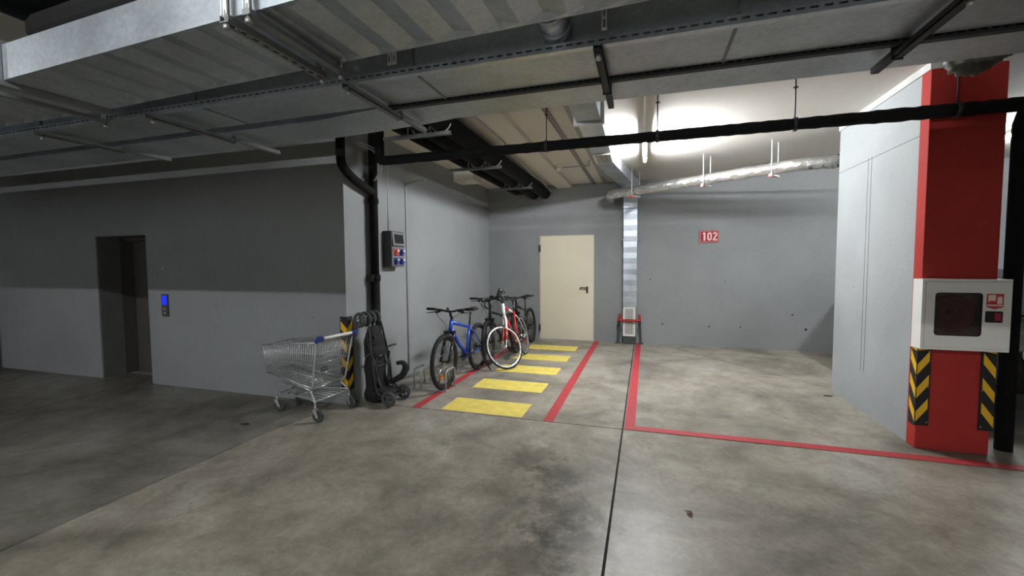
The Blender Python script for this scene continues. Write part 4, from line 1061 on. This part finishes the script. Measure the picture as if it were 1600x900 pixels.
    for s, a in ((-1,ca),(1,ca+PI)):
        cr.bar(bb+Vector((0,.06*s,0)), bb+Vector((.17*math.cos(a),.07*s,.17*math.sin(a))), .018, .022, (0,1,0))
    co_ = cr.build('crankset', M['black_plastic'], b)
    for s, a in ((-1,ca),(1,ca+PI)):
        p = bb+Vector((.17*math.cos(a),.115*s,.17*math.sin(a)))
        MB().bx(p.x-.045,p.x+.045,p.y-.045,p.y+.045,p.z-.009,p.z+.009).build('pedal', M['black_plastic'], co_, bevel=.004)
    ch = MB()
    for dz in (.07,-.07): ch.bar(bb+Vector((0,-.045,dz)), ax_r+Vector((0,-.045,dz*.6)), .006, .008, (0,0,1))
    for k in range(4): ch.ring(ax_r+Vector((0,-.03-.006*k,0)), (0,1,0), .05-.007*k, .003, 24, 5)
    ch.bar(ax_r+Vector((.01,-.045,-.03)), ax_r+Vector((.06,-.045,-.10)), .012, .03, (0,0,1))
    ch.build('chain', M['dark_steel'], b)
    if stand:
        sg = (1 if lean >= 0 else 1)
        p1 = Vector((-.50,.20,0)); p1.z = .008 - p1.y*math.tan(lean)
        MB().tube([ax_r+Vector((.05,.055,-.03)), (-.47,.09,.20), p1], [.010,.010,.009], 8).build('kickstand', M['black_plastic'], b)
    if guards:
        for c, X, a0, a1 in ((ax_f, Q, R(20), R(200)), (ax_r, None, R(-20), R(190))):
            g = MB().tube(arc(c, rad+.025, a0, a1, (1,0,0), (0,0,1), 22), .030, 8, sq=(.25,1))
            if X: g.xf(X)
            g.build('mudguard', M['black_plastic'], b)
    return b
bicycle('blue mountain bike with front wheel in the hoop rack, first from the camera', (-2.357, 5.365, 0), R(-91), R(1.0), R(0), 'blue_frame', bar_z=.955, bar_w=.68, saddle_z=.93)
bicycle('dark bicycle with grey front light wedged between the blue and the red bicycle', (-2.26, 6.76, 0), R(-92), R(6), R(8), 'black_frame', bar_z=1.0, bar_w=.64, saddle_z=.97, refl=False, stand=False)
bicycle('red and white road bicycle with silver rims turned towards the camera', (-1.93, 6.60, 0), R(-88), R(11), R(-36), 'red_frame', style='road', rad=.335, tr=.014, rim='alu_rim', fork_m='white_frame', accent='red_frame', bar_z=1.10, saddle_z=1.0, refl=False, stand=False, crown_h=.42, head_len=.18, seat_len=.50)
bicycle('dark bicycle at the end of the row, nearest the cream door', (-2.14, 7.74, 0), R(-90), R(5), R(4), 'black_frame', bar_z=.95, bar_w=.66, saddle_z=.95, refl=False, stand=False)
# ------------------------------------------------------------------ car in the next bay
CR = thing('car', 'dark glossy parked car half hidden behind the red pillar', 'car', (4.05, 7.0, 0))
hw = .86
prof = [(-1.9,.32),(-1.93,.55),(-1.88,.72),(-1.55,.84),(-.98,.93),(-.35,1.36),(.1,1.46),(.8,1.44),(1.35,1.30),(1.72,.98),(1.88,.92),(1.92,.6),(1.86,.30)]
vs = []; fs = []; n = len(prof)
for s in (-1, 1):
    for y, z in prof:
        k = hw - max(0, z-.85)*.30 - (.06 if abs(y) > 1.8 else 0); vs.append((s*k, y, z))
for i in range(n-1): fs.append((i, i+1, n+i+1, n+i))
fs.append((n-1, 0, n, 2*n-1)); fs.append(tuple(range(n))[::-1]); fs.append(tuple(range(n, 2*n)))
MB().add(vs, fs).build('car_body', M['car'], CR, bevel=.05, seg=3)
def quad(pts, off):
    a, b_, c = (Vector(p) for p in pts[:3]); nn = (b_-a).cross(c-a).normalized()
    v = [Vector(p)+nn*off for p in pts] + [Vector(p)-nn*.01 for p in pts]
    return MB().add(v, [(0,1,2,3),(7,6,5,4),(0,4,5,1),(1,5,6,2),(2,6,7,3),(3,7,4,0)])
quad([(-.74,-.93,.965),(.74,-.93,.965),(.66,-.38,1.345),(-.66,-.38,1.345)], .012).build('windscreen', M['car_glass'], CR)
for s in (-1, 1):
    q = [(s*.82,-.72,.98),(s*.82,1.35,.98),(s*.735,1.1,1.32),(s*.72,-.28,1.34)]
    quad(q if s > 0 else q[::-1], .012).build('side_window', M['car_glass'], CR)
    MB().ball((s*.60,-1.86,.66), .13, (1.2,.6,.7)).build('headlight', M['headlight'], CR)
    MB().ball((s*.93,-.70,1.0), .09, (.9,.6,.7)).bar((s*.80,-.70,.97),(s*.9,-.70,.99), .04, .03).build('mirror', M['car'], CR)
    for y in (-1.22, 1.22):
        wv = MB().ring((s*.80,y,.31), (1,0,0), .235, .08, 36, 10, (.95,1.1)).lathe([(.16,-.06),(.19,-.03),(.19,.03),(.16,.06)], (s*.80,y,.31), (1,0,0), 24)
        wv.build('wheel', M['tire'], CR)
MB().bx(-.55,.55,-1.94,-1.90,.36,.5).build('front_grille', M['rubber'], CR)
# ------------------------------------------------------------------ scraps on the floor
tag(MB().prism([(-.05,-.012),(-.01,-.02),(.05,.004),(.03,.018),(-.02,.008)], .006, (-3.73,3.18,.0005)).build('paper_scrap', M['rubber']), 'thin dark scrap on the dim floor in front of the shopping cart', 'litter')
lf = MB(); vs = []
for i in range(9):
    t = i/8; w = .014*math.sin(PI*t)**.7; x = -.03+.06*t; z = .004+.010*math.sin(PI*t)
    vs += [(x,-w,z+.004),(x,0,z),(x,w,z+.005)]
fs = []
for i in range(8):
    a = i*3; fs += [(a,a+1,a+4,a+3),(a+1,a+2,a+5,a+4)]
n0 = len(vs); vs2 = vs+[(x,y,z-.0012) for x,y,z in vs]; fs2 = fs+[tuple(n0+i for i in f[::-1]) for f in fs]
lf.add(vs2, fs2).tube([(.03,0,.004),(.045,.006,.002)], .0015, 5).xf(Matrix.Translation((.28,2.79,.0)) @ Matrix.Rotation(R(120), 4, 'Z'))
tag(lf.build('dry_leaf', mat('dry_leaf', (92,48,24), .7)), 'small brown dry leaf on the floor to the right of the long joint', 'leaf')
tag(MB().prism([(-.045,-.01),(.0,-.016),(.05,.0),(.04,.012),(-.02,.012)], .007, (2.05,5.80,.0005)).build('paper_scrap', M['rubber']), 'thin dark scrap on the floor at the foot of the stub wall', 'litter')
LM1 = lampmat('lit_tube_lane', 860.); LM2 = lampmat('lit_tube_bay', 1180.); LM3 = lampmat('lit_tube_far', 600.); LM5 = lampmat('lit_tube_lift', 390.)
lamp('ceiling_tube_lamp', 'lit fluorescent tube lamp on the bay ceiling above the red lines', (-.02, 5.85, CZ-.08), R(90), 1.2, LM2, stem=.08)
lamp('ceiling_tube_lamp', 'fluorescent tube lamp of the lane behind the ribbed duct', (-1.3, -1.315, CZ), 0, 1.2, LM1)
lamp('ceiling_tube_lamp', 'fluorescent tube lamp of the lane in front of the lift', (-7.0, -1.315, CZ), 0, 1.2, LM5)
lamp('ceiling_tube_lamp', 'lit fluorescent tube lamp in the next bay beyond the red pillar', (4.25, 6.9, CZ), R(90), 1.2, LM3)
# ------------------------------------------------------------------ camera
W = bpy.data.worlds.new('garage'); SC.world = W; W.use_nodes = True
W.node_tree.nodes['Background'].inputs[0].default_value = (.95,.98,1,1); W.node_tree.nodes['Background'].inputs[1].default_value = 1.1  # even fill light added, entering through the open rear; its source is unseen
cam = bpy.data.cameras.new('camera'); co = bpy.data.objects.new('camera', cam); COL.objects.link(co)
cam.sensor_width = 36; cam.lens = 671.99/1600*36; cam.clip_start = .05
pit, yaw, rol = .05435528, .2999983, -.00529077
fw = Vector((-math.sin(yaw)*math.cos(pit), math.cos(yaw)*math.cos(pit), -math.sin(pit)))
ri = Vector((math.cos(yaw), math.sin(yaw), 0)); up = ri.cross(fw)
r2 = ri*math.cos(rol) + up*math.sin(rol); u2 = -ri*math.sin(rol) + up*math.cos(rol)
co.matrix_world = Matrix(((r2.x,u2.x,-fw.x,0),(r2.y,u2.y,-fw.y,0),(r2.z,u2.z,-fw.z,1.55),(0,0,0,1)))
SC.camera = co
SC.view_settings.view_transform = 'Standard'; SC.view_settings.look = 'None'
SC.view_settings.gamma = 1; SC.view_settings.use_curve_mapping = False
SC.view_settings.exposure = 0.0
SC.cycles.use_denoising = True; SC.cycles.max_bounces = 8; SC.cycles.diffuse_bounces = 6; SC.cycles.caustics_reflective = False; SC.cycles.caustics_refractive = False
SC.cycles.sample_clamp_indirect = 8
